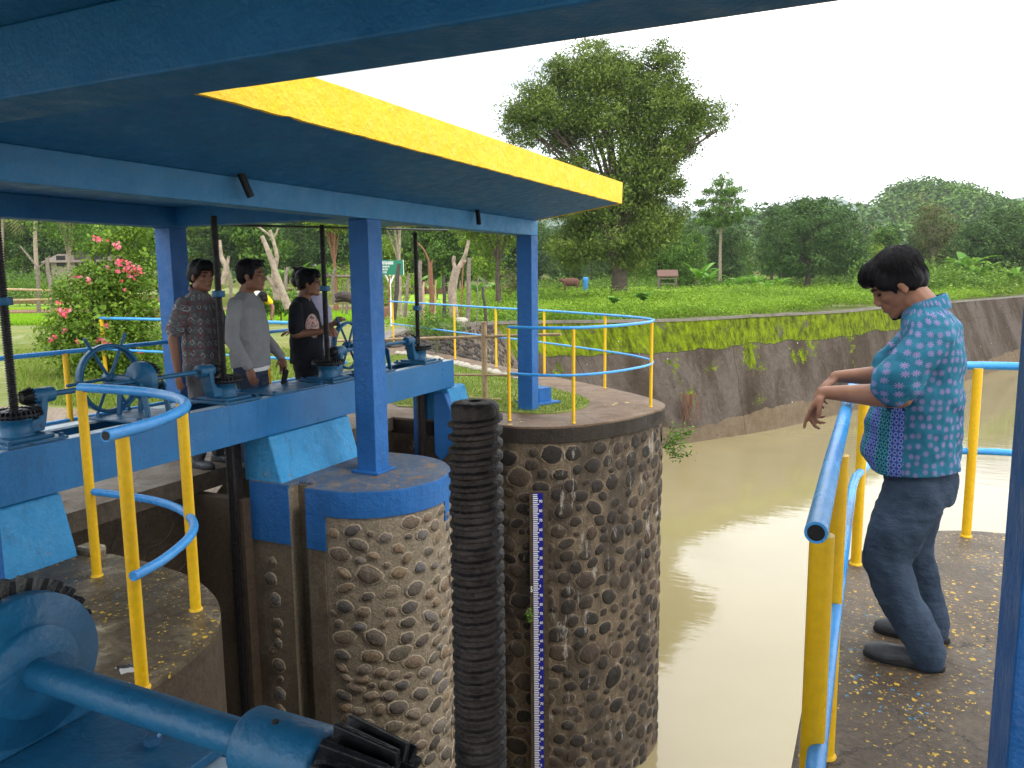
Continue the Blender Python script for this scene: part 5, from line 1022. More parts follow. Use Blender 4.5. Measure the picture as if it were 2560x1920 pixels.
for i, (px, py, Y, s_, lab) in enumerate([(1660, 1120, 9.6, .42, 'leafy shoots growing from the waterline crack beside the round abutment'), (1312, 1540, 7.6, .13, 'small fern tuft rooted in the cobbles left of the gauge')]):
    q = at(px, py, Y); r = empty('wall_plant', tuple(q), lab, 'plant'); g6 = np.random.default_rng(500+i); c = []
    m = MB()
    for k in range(9 if i == 0 else 6):
        a = g6.uniform(-1.2, 1.2); e = Vector((math.cos(a), math.sin(a), g6.uniform(-.3, .9)))*s_*g6.uniform(.5, 1); m.tube([Vector(q), Vector(q)+e*.6+Vector((0, 0, .04)), Vector(q)+e], .004, 5, False)
        for t_ in np.linspace(.35, 1, 9): c += [np.array(q)+np.array(e)*t_+g6.normal(size=3)*s_*.07 for _ in range(4)]
    m.build('stems', M['stem'], r); leaf_obj('leaves', np.array(c)-np.array(q), .05 if i == 0 else .03, LM['mid'], r, 510+i, .6, .5)
# ---------------------------------------------------------------- buildings and small things far off
def house(px, Y, w, d, h, rh, label, roof, wall, rot=0., z=.5, name='house', open_=False):
    p = gp_(px, Y, z); r = empty(name, tuple(p), label, 'house' if not open_ else 'shelter'); r.rotation_euler.z = rot
    def loc(m, nm, mat): o = m.build(nm, mat, None); o.parent = r; return o
    if open_:
        m = MB()
        for sx in (-1, 1):
            for sy in (-1, 1): m.box(sx*w/2-.05, sx*w/2+.05, sy*d/2-.05, sy*d/2+.05, 0, h)
        for zz in (.4, .8, 1.2): m.box(-w/2, w/2, -d/2-.08, -d/2-.04, zz, zz+.07)
        loc(m, 'frame', wall)
    else:
        loc(MB().box(-w/2, w/2, -d/2, d/2, 0, h), 'wall', wall); loc(MB().box(-.4, .4, -d/2-.03, -d/2-.002, 0, 1.9), 'door', M['darkwood'])
        for sx in (-.32, .32): loc(MB().box(w*sx-.35, w*sx+.35, -d/2-.03, -d/2-.002, .9, 1.7), 'window', M['dark'])
    e = .12 if open_ else .45; loc(MB().prism([(-d/2-e, h-.12), (0, h+rh), (d/2+e, h-.12), (d/2+e, h-.06), (0, h+rh+.07), (-d/2-e, h-.06)], -w/2-e, w/2+e, 'x'), 'roof', roof)
    if not open_: loc(MB().prism([(-d/2, h), (d/2, h), (0, h+rh-.02)], -w/2+.01, -w/2+.05, 'x'), 'gable', M['redwood'])
    return r
def corr(name, c):
    m, t, b, tc = base(name, .45, .2); w = N(t, 'ShaderNodeTexWave'); w.inputs['Scale'].default_value = 6; t.links.new(tc.outputs['Object'], w.inputs[0]); b.inputs['Base Color'].default_value = (*c, 1); bump(t, b, w.outputs[1], .5, .03); return m
M['tin'] = corr('white_tin_roof', (.62, .62, .60)); M['rusttin'] = corr('rusty_tin_roof', (.16, .085, .065)); M['bamboowall'] = plain('woven_bamboo_wall', (.28, .24, .17), .8, 0, .3, 10, .4)
house(482, 80, 3.6, 3.2, 1.9, 1.3, 'white tin-roofed house seen beside the second screw', M['tin'], M['bamboowall'], .7, 1.6)
house(838, 84, 3.2, 3.0, 1.9, .9, 'white tin-roofed hut glimpsed left of the middle column', M['tin'], M['bamboowall'], -.4, .9)
house(235, 60, 4.6, 3, 1.3, .5, 'low grey bamboo hut with dark windows behind the bougainvillea', M['wood'], M['bamboowall'], .35, 1.6, 'hut')
house(1668, 62, 1.35, 1.3, 1.5, .35, 'small open shelter with rusty red roof at the foot of the tree line', M['rusttin'], M['wood'], .3, -.1, 'field_shelter', True)
def cow():
    p = gp_(1428, 66, 1.36); r = MB()
    body = MB().ell((p.x, p.y, p.z-.45), (.75, .3, .36), Matrix.Rotation(.4, 3, 'Z')).ell((p.x-.78, p.y-.3, p.z-.3), (.24, .14, .17)).tube([(p.x-.5, p.y-.2, p.z-.4), (p.x-.75, p.y-.3, p.z-.3)], [.22, .13], 8)
    for dx, dy in ((-.45, -.3), (-.5, -.08), (.5, .08), (.45, .3)): body.tube([(p.x+dx, p.y+dy, p.z-.6), (p.x+dx, p.y+dy, p.z-1.0), (p.x+dx, p.y+dy, p.z-1.45)], [.12, .07, .06], 8)
    o = body.build('cow', plain('red_brown_hide', (.13, .06, .04), .8), None, origin=(p.x, p.y, p.z-1.45)); rm = o.modifiers.new('r', 'REMESH'); rm.mode = 'VOXEL'; rm.voxel_size = .05; rm.use_smooth_shade = True; bake(o)
    tag(o, 'red-brown cow standing far off, left of the big trunk', 'cow')
cow()
p = gp_(1464, 64, 1.12); tag(MB().lathe([(.16, -1.2), (.2, -1.18), (.2, -.1), (.22, -.05), (.22, .12), (.18, .18), (.08, .19)], tuple(p), 18).build('drum', plain('light_blue_plastic', (.06, .28, .72), .4), None, origin=(p.x, p.y, p.z-1.2)), 'light blue plastic drum far off beside the cow', 'drum')
# signboard
sg = empty('signboard', tuple(at(985, 760, 19.6)), 'green signboard with white lettering on a Y-shaped white post', 'sign')
a_, b_ = Vector(at(940, 650, 19.2)), Vector(at(1007, 645, 20.1)); dr = (b_-a_); W_ = dr.length; dr.normalize(); nrm_ = Vector((dr.y, -dr.x, 0)).normalized(); h0_, h1_ = at(975, 687, 19.6)[2], at(975, 650, 19.6)[2]; o_ = Vector((a_.x, a_.y, h0_)); HH = h1_-h0_
def sgp(u, v, w=0.): q = o_+Vector((dr.x, dr.y, 0))*u+Vector((0, 0, v))+nrm_*w; return (q.x, q.y, q.z)
def sbox(m, u0, u1, v0, v1, w0, w1):
    V = [sgp(u, v, w) for v in (v0, v1) for w in (w1, w0) for u in (u0, u1)]; return m.add(V, [(0, 2, 3, 1), (4, 5, 7, 6), (0, 1, 5, 4), (2, 6, 7, 3), (0, 4, 6, 2), (1, 3, 7, 5)])
sbox(MB(), 0, W_, 0, HH, -.02, 0).build('board', M['signgreen'], sg)
fr = MB(); sbox(fr, W_, W_+.018, -.01, HH+.01, -.022, .01); sbox(fr, -.018, 0, -.01, HH+.01, -.022, .01); fr.build('frame', M['white'], sg)
for (txt, s_, u, v, xs_) in [('TANAH MILIK RAJA BANDING', .088, .04, .262, .52), ('MUARA BALAI UPAY', .05, .18, .185, .72), ('NO. NOMOR 3 ANCE', .05, .08, .115, .72), ('NO. PERSIL 52 ADE', .05, .08, .045, .72)]:
    put_text(txt, s_, lambda a, b, u=u, v=v, xs_=xs_: sgp(u+a*xs_, v*HH/.37+b*1.25*HH/.37, .003), M['white'], sg)
pm = MB(); c0 = Vector(sgp(W_*.52, 0, -.03)); pm.tube([c0+Vector((0, 0, .02)), c0-Vector((0, 0, .26)), c0-Vector((0, 0, 1.4))], .022, 10)
for s_ in (-1, 1): e = c0+Vector((dr.x, dr.y, 0))*s_*.17; pm.tube([e, c0-Vector((0, 0, .24))], .02, 8)
pm.build('post', M['white'], sg)
# ---------------------------------------------------------------- people
def rotz(a): return Matrix.Rotation(a, 3, 'Z')
class Body:
    """collects solid pieces in world space; solid() fuses them into one skin"""
    def __init__(s, root): s.root = root
    def caps(s, m, p0, p1, r0, r1, seg=14):
        p0, p1 = Vector(p0), Vector(p1); d = (p1-p0).normalized(); n = 4
        pts = [p0-d*r0*.92, p0-d*r0*.7, p0]+[p0.lerp(p1, .5)]+[p1, p1+d*r1*.7, p1+d*r1*.92]
        m.tube(pts, [r0*.35, r0*.72, r0, (r0+r1)/2, r1, r1*.72, r1*.35], seg); return m
    def limb(s, m, pts, rs, seg=14):
        for a, b, ra, rb in zip(pts, pts[1:], rs, rs[1:]): s.caps(m, a, b, ra, rb, seg)
        return m
def loft(m, rings, seg=28, R3=None, o=None):
    """rings: (cx,cy,cz,rx,ry[,pw]); R3/o map local to world"""
    V = []; n = len(rings)
    for rg in rings:
        cx, cy, cz, rx, ry = rg[:5]; pw = rg[5] if len(rg) > 5 else .88
        for k in range(seg):
            a = 2*math.pi*k/seg; c, s_ = math.cos(a), math.sin(a)
            q = Vector((cx+rx*math.copysign(abs(c)**pw, c), cy+ry*math.copysign(abs(s_)**pw, s_), cz)); V.append(o+R3@q if R3 is not None else q)
    Fc = [(i*seg+k, i*seg+(k+1) % seg, (i+1)*seg+(k+1) % seg, (i+1)*seg+k) for i in range(n-1) for k in range(seg)]+[tuple(range(seg))[::-1], tuple((n-1)*seg+k for k in range(seg))]
    return m.add(V, Fc, True)
TEXW = bpy.data.textures.new('cloth_folds', 'CLOUDS'); TEXW.noise_scale = .09; TEXW.noise_depth = 3
TEXF = bpy.data.textures.new('fine_folds', 'CLOUDS'); TEXF.noise_scale = .035; TEXF.noise_depth = 2
TEXH = bpy.data.textures.new('hair_strands', 'CLOUDS'); TEXH.noise_scale = .02; TEXH.noise_depth = 3
def solid(m, name, mat, parent, vox=.009, smooth=6, disp=0., tex=None, origin=None, sf=.6):
    o = m.build(name, mat, parent, origin)
    r = o.modifiers.new('fuse', 'REMESH'); r.mode = 'VOXEL'; r.voxel_size = vox; r.use_smooth_shade = True
    s_ = o.modifiers.new('soften', 'SMOOTH'); s_.factor = sf; s_.iterations = smooth
    if disp: d = o.modifiers.new('folds', 'DISPLACE'); d.texture = tex or TEXW; d.strength = disp; d.mid_level = .38; d.texture_coords = 'GLOBAL'
    return bake(o)
def head(m, hair, c, R3, sc_=1., ears=True):
    """adds skull, face, nose, lips, ears to m; scalp hair to hair; returns a mapper"""
    c = Vector(c)
    def w(x, y, z): return c+R3@Vector((x, y, z))*sc_
    def e(mm, p, r, rot=None): mm.ell(w(*p), [a*sc_ for a in r], R3 @ (rot or Matrix.Identity(3)), 16, 10)
    e(m, (-.012, 0, .028), (.092, .073, .083)); e(m, (.016, 0, -.03), (.070, .060, .082)); e(m, (.030, 0, -.078), (.044, .047, .034)); e(m, (.066, 0, .022), (.024, .048, .014)); e(m, (.068, 0, -.058), (.025, .033, .030)); e(m, (.045, 0, -.088), (.036, .040, .024))
    for s in (-1, 1):
        e(m, (.052, s*.034, -.022), (.028, .022, .026)); e(m, (.094, s*.011, -.034), (.010, .0085, .008))
        if ears: e(m, (-.004, s*.074, -.012), (.019, .008, .031), Matrix.Rotation(.25, 3, 'Y')); e(m, (.002, s*.077, -.034), (.010, .007, .012))
        e(m, (-.0, s*.048, -.075), (.028, .016, .026))
    m.tube([w(.078, 0, .012), w(.090, 0, -.010), w(.1005, 0, -.029)], [.009*sc_, .0105*sc_, .0125*sc_], 10)
    e(m, (.085, 0, -.060), (.012, .024, .0062)); e(m, (.083, 0, -.0705), (.012, .021, .0068)); e(m, (.070, 0, -.098), (.021, .023, .018))
    return w, e
def face_bits(root, w, R3, s_=1., beard=False):
    m = MB()
    for s in (-1, 1): m.ell(w(.077, s*.031, -.001), (.007*s_, .013*s_, .0045*s_), R3, 10, 6)
    m.build('eyes', M['dark'], root)
    m = MB()
    for s in (-1, 1): m.tube([w(.086, s*.014, .021), w(.084, s*.031, .026), w(.072, s*.048, .021)], [.0035*s_, .0045*s_, .0025*s_], 7)
    m.build('eyebrows', M['hair'], root)
    m = MB(); m.tube([w(.0925, .016, -.0655), w(.0955, 0, -.065), w(.0925, -.016, -.0655)], [.0015, .0026, .0015], 6); m.build('mouth_line', plain('lip_brown', (.13, .045, .035), .5), root)
    if beard:
        m = MB(); m.ell(w(.072, 0, -.104), (.017, .020, .014), R3, 10, 8).ell(w(.056, 0, -.110), (.024, .022, .010), R3, 10, 8); m.tube([w(.086, .024, -.054), w(.0925, 0, -.049), w(.086, -.024, -.054)], [.0015, .0036, .0015], 7)
        solid(m, 'goatee', M['hair'], root, .004, 2, .006, TEXH)
def hair_(root, w, R3, s_=1., kind='short', seed=1):
    m = MB(); g = random.Random(seed)
    def e(p, r, rot=None): m.ell(w(*p), [a*s_ for a in r], R3 @ (rot or Matrix.Identity(3)), 16, 10)
    e((-.022, 0, .045), (.097, .081, .082)); e((-.052, 0, -.005), (.058, .073, .070)); e((.045, 0, .092), (.050, .060, .028))
    for s in (-1, 1): e((.012, s*.066, .022), (.040, .014, .040)); e((.028, s*.068, -.012), (.010, .006, .028))
    if kind == 'full':
        e((.045, 0, .070), (.062, .070, .038)); e((.075, .0, .062), (.032, .056, .026), Matrix.Rotation(.5, 3, 'Y'))
        for s in (-1, 1): e((.035, s*.064, .032), (.040, .017, .040)); e((-.035, s*.068, .0), (.046, .017, .055))
    if kind == 'spiky':
        for k in range(16): a = g.uniform(-1.3, 1.3); q = (.055+g.uniform(-.05, .03), .05*math.sin(a), .10); m.tube([w(*q), w(q[0]+.035, q[1]*1.25, q[2]+.012)], [.012, .003], 6)
    if kind == 'wild':
        for k in range(34): a = g.uniform(0, 6.28); q = (-.02+.07*math.cos(a), .065*math.sin(a), g.uniform(.02, .10)); m.tube([w(*q), w(-.02+(q[0]+.02)*1.5, q[1]*1.5, q[2]+g.uniform(-.02, .02))], [.013, .003], 6)
    for k in range(10): a = g.uniform(-1, 1); m.tube([w(.07, .05*a, .085), w(.098, .058*a, .058)], [.010, .003], 6)
    return solid(m, 'hair', M['hair'], root, .0055, 26 if kind == 'full' else 10, .006, TEXH)
def hand(m, wrist, d, pn, side, s_=1., curl=(.5, .6, .7, .8), thumb=.6, pt=None):
    """palm plus five separate bent fingers; d = pointing direction, pn = palm normal (where it closes), side = +1 thumb on cross(d,pn)"""
    d = Vector(d).normalized(); pn = Vector(pn); pn = (pn-d*pn.dot(d)).normalized(); t = d.cross(pn)*side
    wv = Vector(wrist); L = .095*s_
    R3 = Matrix((d, t, pn)).transposed(); m.ell(wv+d*L*.52, (L*.60, .040*s_, .0165*s_), R3, 14, 8); m.ell(wv+d*.008, (.028*s_, .027*s_, .020*s_), R3, 12, 8)
    Ls = (.074, .082, .077, .060)
    for i in range(4):
        b0 = wv+d*L*(.93 if i in (1, 2) else .87)+t*(.030-.020*i)*s_; a = curl[i]; q = b0; dd = d.copy(); r0 = .0092*s_*(1 if i < 3 else .86)
        m.ell(q, (.011*s_, .0105*s_, .0105*s_), R3, 8, 6)
        for j, (fr, rr) in enumerate(((.45, 1), (.31, .92), (.24, .8))):
            dd = (Matrix.Rotation(-a*(1 if j else .8)*(-1), 3, dd.cross(pn).normalized()) @ dd) if False else (dd*math.cos(a)+pn*math.sin(a)).normalized()
            pn2 = (pn-dd*pn.dot(dd)); pnn = pn2.normalized() if pn2.length > 1e-3 else pn
            q2 = q+dd*Ls[i]*fr*s_; m.tube([q, q2, q2+dd*.004*s_], [r0*rr, r0*rr*.94, r0*rr*.6], 8); m.ell(q2, (r0*rr*.96,)*3, None, 8, 6); q = q2
            pn_ = pnn; pn_keep = pn; pn = pn_ if pn_.length > .5 else pn_keep
            a = curl[i]
        pn = Vector(R3.col[2])
    tb = wv+d*.022*s_+t*.026*s_+pn*.006; td = (d*.75+t*thumb+pn*.45).normalized(); t1 = tb+td*.034*s_; t2 = t1+(td+d*.35+pn*.25).normalized()*.028*s_; t3 = t2+(td*.6+d*.7+pn*.3).normalized()*.020*s_
    m.tube([tb, t1, t2, t3], [.0145*s_, .0115*s_, .0098*s_, .006*s_], 9)
    m.tube([wv, wv+d*L*.4+t*.02*s_], [.02*s_, .014*s_], 8)
def shoe(root, heel, toe, h=.075, w=.046, mat='shoe'):
    heel, toe = Vector(heel), Vector(toe); d = (toe-heel); L = d.length; d.normalize(); s_ = Vector((-d.y, d.x, 0)); R3 = Matrix((d, s_, Vector((0, 0, 1)))).transposed()
    m = MB(); c = heel+d*L*.5; m.ell(heel+d*L*.70+Vector((0, 0, .032)), (L*.30, w, .036), R3, 16, 10).ell(heel+d*L*.26+Vector((0, 0, .045)), (L*.25, w*.80, .048), R3, 16, 10).ell(c+Vector((0, 0, .034)), (L*.40, w*.82, .036), R3, 16, 10)
    u = solid(m, 'shoe', M[mat], root, .007, 4); V = []
    for z, k in ((.001, .97), (.006, 1.0), (.020, 1.0), (.024, .96)):
        for i in range(26):
            a = 2*math.pi*i/26; x = math.cos(a)*L*.5*k; y = math.sin(a)*w*k*(1.02 if x > 0 else .84)*(1-.18*math.exp(-((x/L+.02)*8)**2)); q = c+R3@Vector((x, y, 0)); V.append((q.x, q.y, heel.z+z))
    Fc = [(j*26+i, j*26+(i+1) % 26, (j+1)*26+(i+1) % 26, (j+1)*26+i) for j in range(3) for i in range(26)]+[tuple(range(26))[::-1], tuple(3*26+i for i in range(26))]
    MB().add(V, Fc, True).build('sole', M['sole'], u); return u
M['shoe'] = plain('scuffed_grey_leather', (.055, .058, .065), .42, 0, .25, 22, .15); M['sole'] = plain('dark_rubber', (.018, .018, .02), .7)
def denim(name, c, hi):
    m, t, b, tc = base(name, .85, spec=.2); v = tc.outputs['Object']; r = ramp(t, [(.35, c), (.65, hi)]); t.links.new(noise_(t, mapping(t, v, (1, 1, .5)), 7, 6, .6), r.inputs[0]); t.links.new(r.outputs[0], b.inputs['Base Color'])
    bump(t, b, math_(t, 'ADD', noise_(t, mapping(t, v, (1, 1, 2.2), rot=(.3, 0, 0)), 9, 3, .5), math_(t, 'MULTIPLY', noise_(t, v, 160, 2), .15)), .8, .02); return m
M['jeans'] = denim('dark_denim', (.018, .031, .055), (.042, .064, .10)); M['jeans2'] = denim('navy_denim', (.012, .02, .04), (.03, .042, .07)); M['greypants'] = denim('grey_trousers', (.06, .06, .065), (.10, .10, .11)); M['blackpants'] = denim('black_trousers', (.008, .009, .012), (.018, .02, .026))
def cyl_uv(t, tc, axis=(0, 0, 0)):
    """wraps a flat pattern round the body: angle*0.2 m across, height up"""
    v = mapping(t, tc.outputs['Object'], loc=axis); s = N(t, 'ShaderNodeSeparateXYZ'); t.links.new(v, s.inputs[0]); an = math_(t, 'MULTIPLY', math_(t, 'ARCTAN2', s.outputs[1], s.outputs[0]), .20)
    c = N(t, 'ShaderNodeCombineXYZ'); t.links.new(an, c.inputs[0]); t.links.new(s.outputs[2], c.inputs[1]); return c.outputs[0], an, s.outputs[2], s
def flower_shirt():
    m, t, b, tc = base('teal_flower_batik', .8, spec=.2); uv, an, z, sep = cyl_uv(t, tc)
    bc = ramp(t, [(.35, (.014, .115, .195)), (.65, (.026, .165, .26))]); t.links.new(noise_(t, tc.outputs['Object'], 9, 4), bc.inputs[0])
    V_ = N(t, 'ShaderNodeTexVoronoi', voronoi_dimensions='2D'); V_.inputs['Scale'].default_value = 28; V_.inputs['Randomness'].default_value = .5; t.links.new(uv, V_.inputs['Vector'])
    sc_ = N(t, 'ShaderNodeVectorMath', operation='SCALE'); t.links.new(uv, sc_.inputs[0]); sc_.inputs['Scale'].default_value = 1
    df = N(t, 'ShaderNodeVectorMath', operation='SUBTRACT'); t.links.new(uv, df.inputs[0]); t.links.new(V_.outputs['Position'], df.inputs[1]); s2 = N(t, 'ShaderNodeSeparateXYZ'); t.links.new(df.outputs[0], s2.inputs[0])
    th = math_(t, 'MULTIPLY', math_(t, 'ARCTAN2', s2.outputs[1], s2.outputs[0]), 8); lim = math_(t, 'ADD', .20, math_(t, 'MULTIPLY', math_(t, 'COSINE', th), .16))
    star = math_(t, 'LESS_THAN', V_.outputs['Distance'], lim); core = math_(t, 'LESS_THAN', V_.outputs['Distance'], .05)
    out = mixc(t, math_(t, 'MULTIPLY', star, .85), bc.outputs[0], (.33, .22, .47)); out = mixc(t, core, out, (.1, .12, .25))
    # bordered panel at the lower front
    fr = math_(t, 'MULTIPLY', math_(t, 'LESS_THAN', math_(t, 'ADD', z, math_(t, 'MULTIPLY', math_(t, 'SINE', math_(t, 'MULTIPLY', an, 70)), .014)), 1.01), math_(t, 'GREATER_THAN', math_(t, 'ABSOLUTE', math_(t, 'ADD', an, 0)), .345))
    lat = N(t, 'ShaderNodeTexVoronoi', voronoi_dimensions='2D'); lat.inputs['Scale'].default_value = 42; lat.inputs['Randomness'].default_value = 0; t.links.new(uv, lat.inputs['Vector'])
    dots = ramp(t, [(.18, (.02, .05, .12)), (.26, (.17, .40, .62)), (.42, (.10, .27, .48)), (.5, (.03, .09, .20))]); t.links.new(lat.outputs['Distance'], dots.inputs[0])
    bands = ramp(t, [(.35, (.25, .8, .55)), (.5, (1, 1, 1)), (.65, (1.25, .62, 1.1))]); t.links.new(math_(t, 'ADD', .5, math_(t, 'MULTIPLY', math_(t, 'SINE', math_(t, 'MULTIPLY', an, 46)), .35)), bands.inputs[0])
    mm = N(t, 'ShaderNodeMix', data_type='RGBA', blend_type='MULTIPLY'); mm.inputs[0].default_value = .8; t.links.new(dots.outputs[0], mm.inputs[6]); t.links.new(bands.outputs[0], mm.inputs[7])
    out = mixc(t, fr, out, mm.outputs[2])
    d2 = math_(t, 'ABSOLUTE', math_(t, 'SUBTRACT', math_(t, 'ADD', z, math_(t, 'MULTIPLY', math_(t, 'SINE', math_(t, 'MULTIPLY', an, 70)), .014)), 1.01)); edge = math_(t, 'MULTIPLY', math_(t, 'LESS_THAN', d2, .006), math_(t, 'GREATER_THAN', math_(t, 'ABSOLUTE', an), .345)); out = mixc(t, edge, out, (.012, .03, .07))
    t.links.new(out, b.inputs['Base Color']); bump(t, b, math_(t, 'ADD', noise_(t, mapping(t, tc.outputs['Object'], (1, 1, .6)), 8, 4, .55), math_(t, 'MULTIPLY', noise_(t, tc.outputs['Object'], 200, 2), .1)), .6, .02); return m
def motif_shirt():
    m, t, b, tc = base('grey_motif_batik', .85, spec=.2); uv, an, z, sep = cyl_uv(t, tc)
    bc = ramp(t, [(.4, (.075, .07, .075)), (.6, (.13, .12, .125))]); t.links.new(noise_(t, mapping(t, uv, (60, 60, 1)), 1, 2), bc.inputs[0]); out = bc.outputs[0]
    for (scl, off, col, a0, a1) in ((11, 0., (.40, .40, .38), .16, .30), (11, .37, (.22, .05, .055), .10, .24), (23, .2, (.20, .06, .065), .06, .16), (17, .7, (.12, .22, .22), .1, .2)):
        v = mapping(t, uv, loc=(off, off*.6, 0)); V_ = N(t, 'ShaderNodeTexVoronoi', voronoi_dimensions='2D', distance='MANHATTAN' if off < .3 else 'CHEBYCHEV'); V_.inputs['Scale'].default_value = scl; V_.inputs['Randomness'].default_value = .35; t.links.new(v, V_.inputs['Vector'])
        ring = math_(t, 'MULTIPLY', math_(t, 'GREATER_THAN', V_.outputs['Distance'], a0), math_(t, 'LESS_THAN', V_.outputs['Distance'], a1)); fine = math_(t, 'GREATER_THAN', noise_(t, mapping(t, uv, (130, 130, 1)), 1, 1), .46); out = mixc(t, math_(t, 'MULTIPLY', math_(t, 'MULTIPLY', ring, fine), .85), out, col)
    t.links.new(out, b.inputs['Base Color']); bump(t, b, noise_(t, tc.outputs['Object'], 9, 4, .55), .6, .02); return m
def knit(name, c): return plain(name, c, .9, 0, .12, 8, .5, .15)
def tee_black():
    m, t, b, tc = base('black_tee_print', .9, spec=.15); s = N(t, 'ShaderNodeSeparateXYZ'); t.links.new(tc.outputs['Object'], s.inputs[0])
    dy = math_(t, 'MULTIPLY', math_(t, 'SUBTRACT', s.outputs[1], -.055), 13); dz = math_(t, 'MULTIPLY', math_(t, 'SUBTRACT', s.outputs[2], 1.10), 9.5); r2 = math_(t, 'ADD', math_(t, 'POWER', math_(t, 'ABSOLUTE', dy), 2), math_(t, 'POWER', math_(t, 'ABSOLUTE', dz), 2))
    pr = math_(t, 'MULTIPLY', math_(t, 'LESS_THAN', r2, 1), math_(t, 'GREATER_THAN', s.outputs[0], .02)); pc = ramp(t, [(.4, (.42, .23, .20)), (.5, (.55, .36, .33)), (.56, (.12, .11, .11))]); t.links.new(noise_(t, tc.outputs['Object'], 38, 4, .7), pc.inputs[0])
    out = mixc(t, pr, (.012, .014, .019), pc.outputs[0]); t.links.new(out, b.inputs['Base Color']); bump(t, b, noise_(t, tc.outputs['Object'], 8, 4), .5, .02); return m
M['flower'] = flower_shirt(); M['motif'] = motif_shirt(); M['greyknit'] = knit('grey_knit_shirt', (.20, .205, .215)); M['teeblack'] = tee_black(); M['lilac'] = knit('pale_lilac_tee', (.36, .34, .46)); M['undershirt'] = knit('white_hem_cloth', (.62, .62, .62)); M['workshirt'] = knit('white_work_shirt', (.55, .55, .5)); M['yellowcloth'] = knit('yellow_sleeve_cloth', (.75, .55, .02))
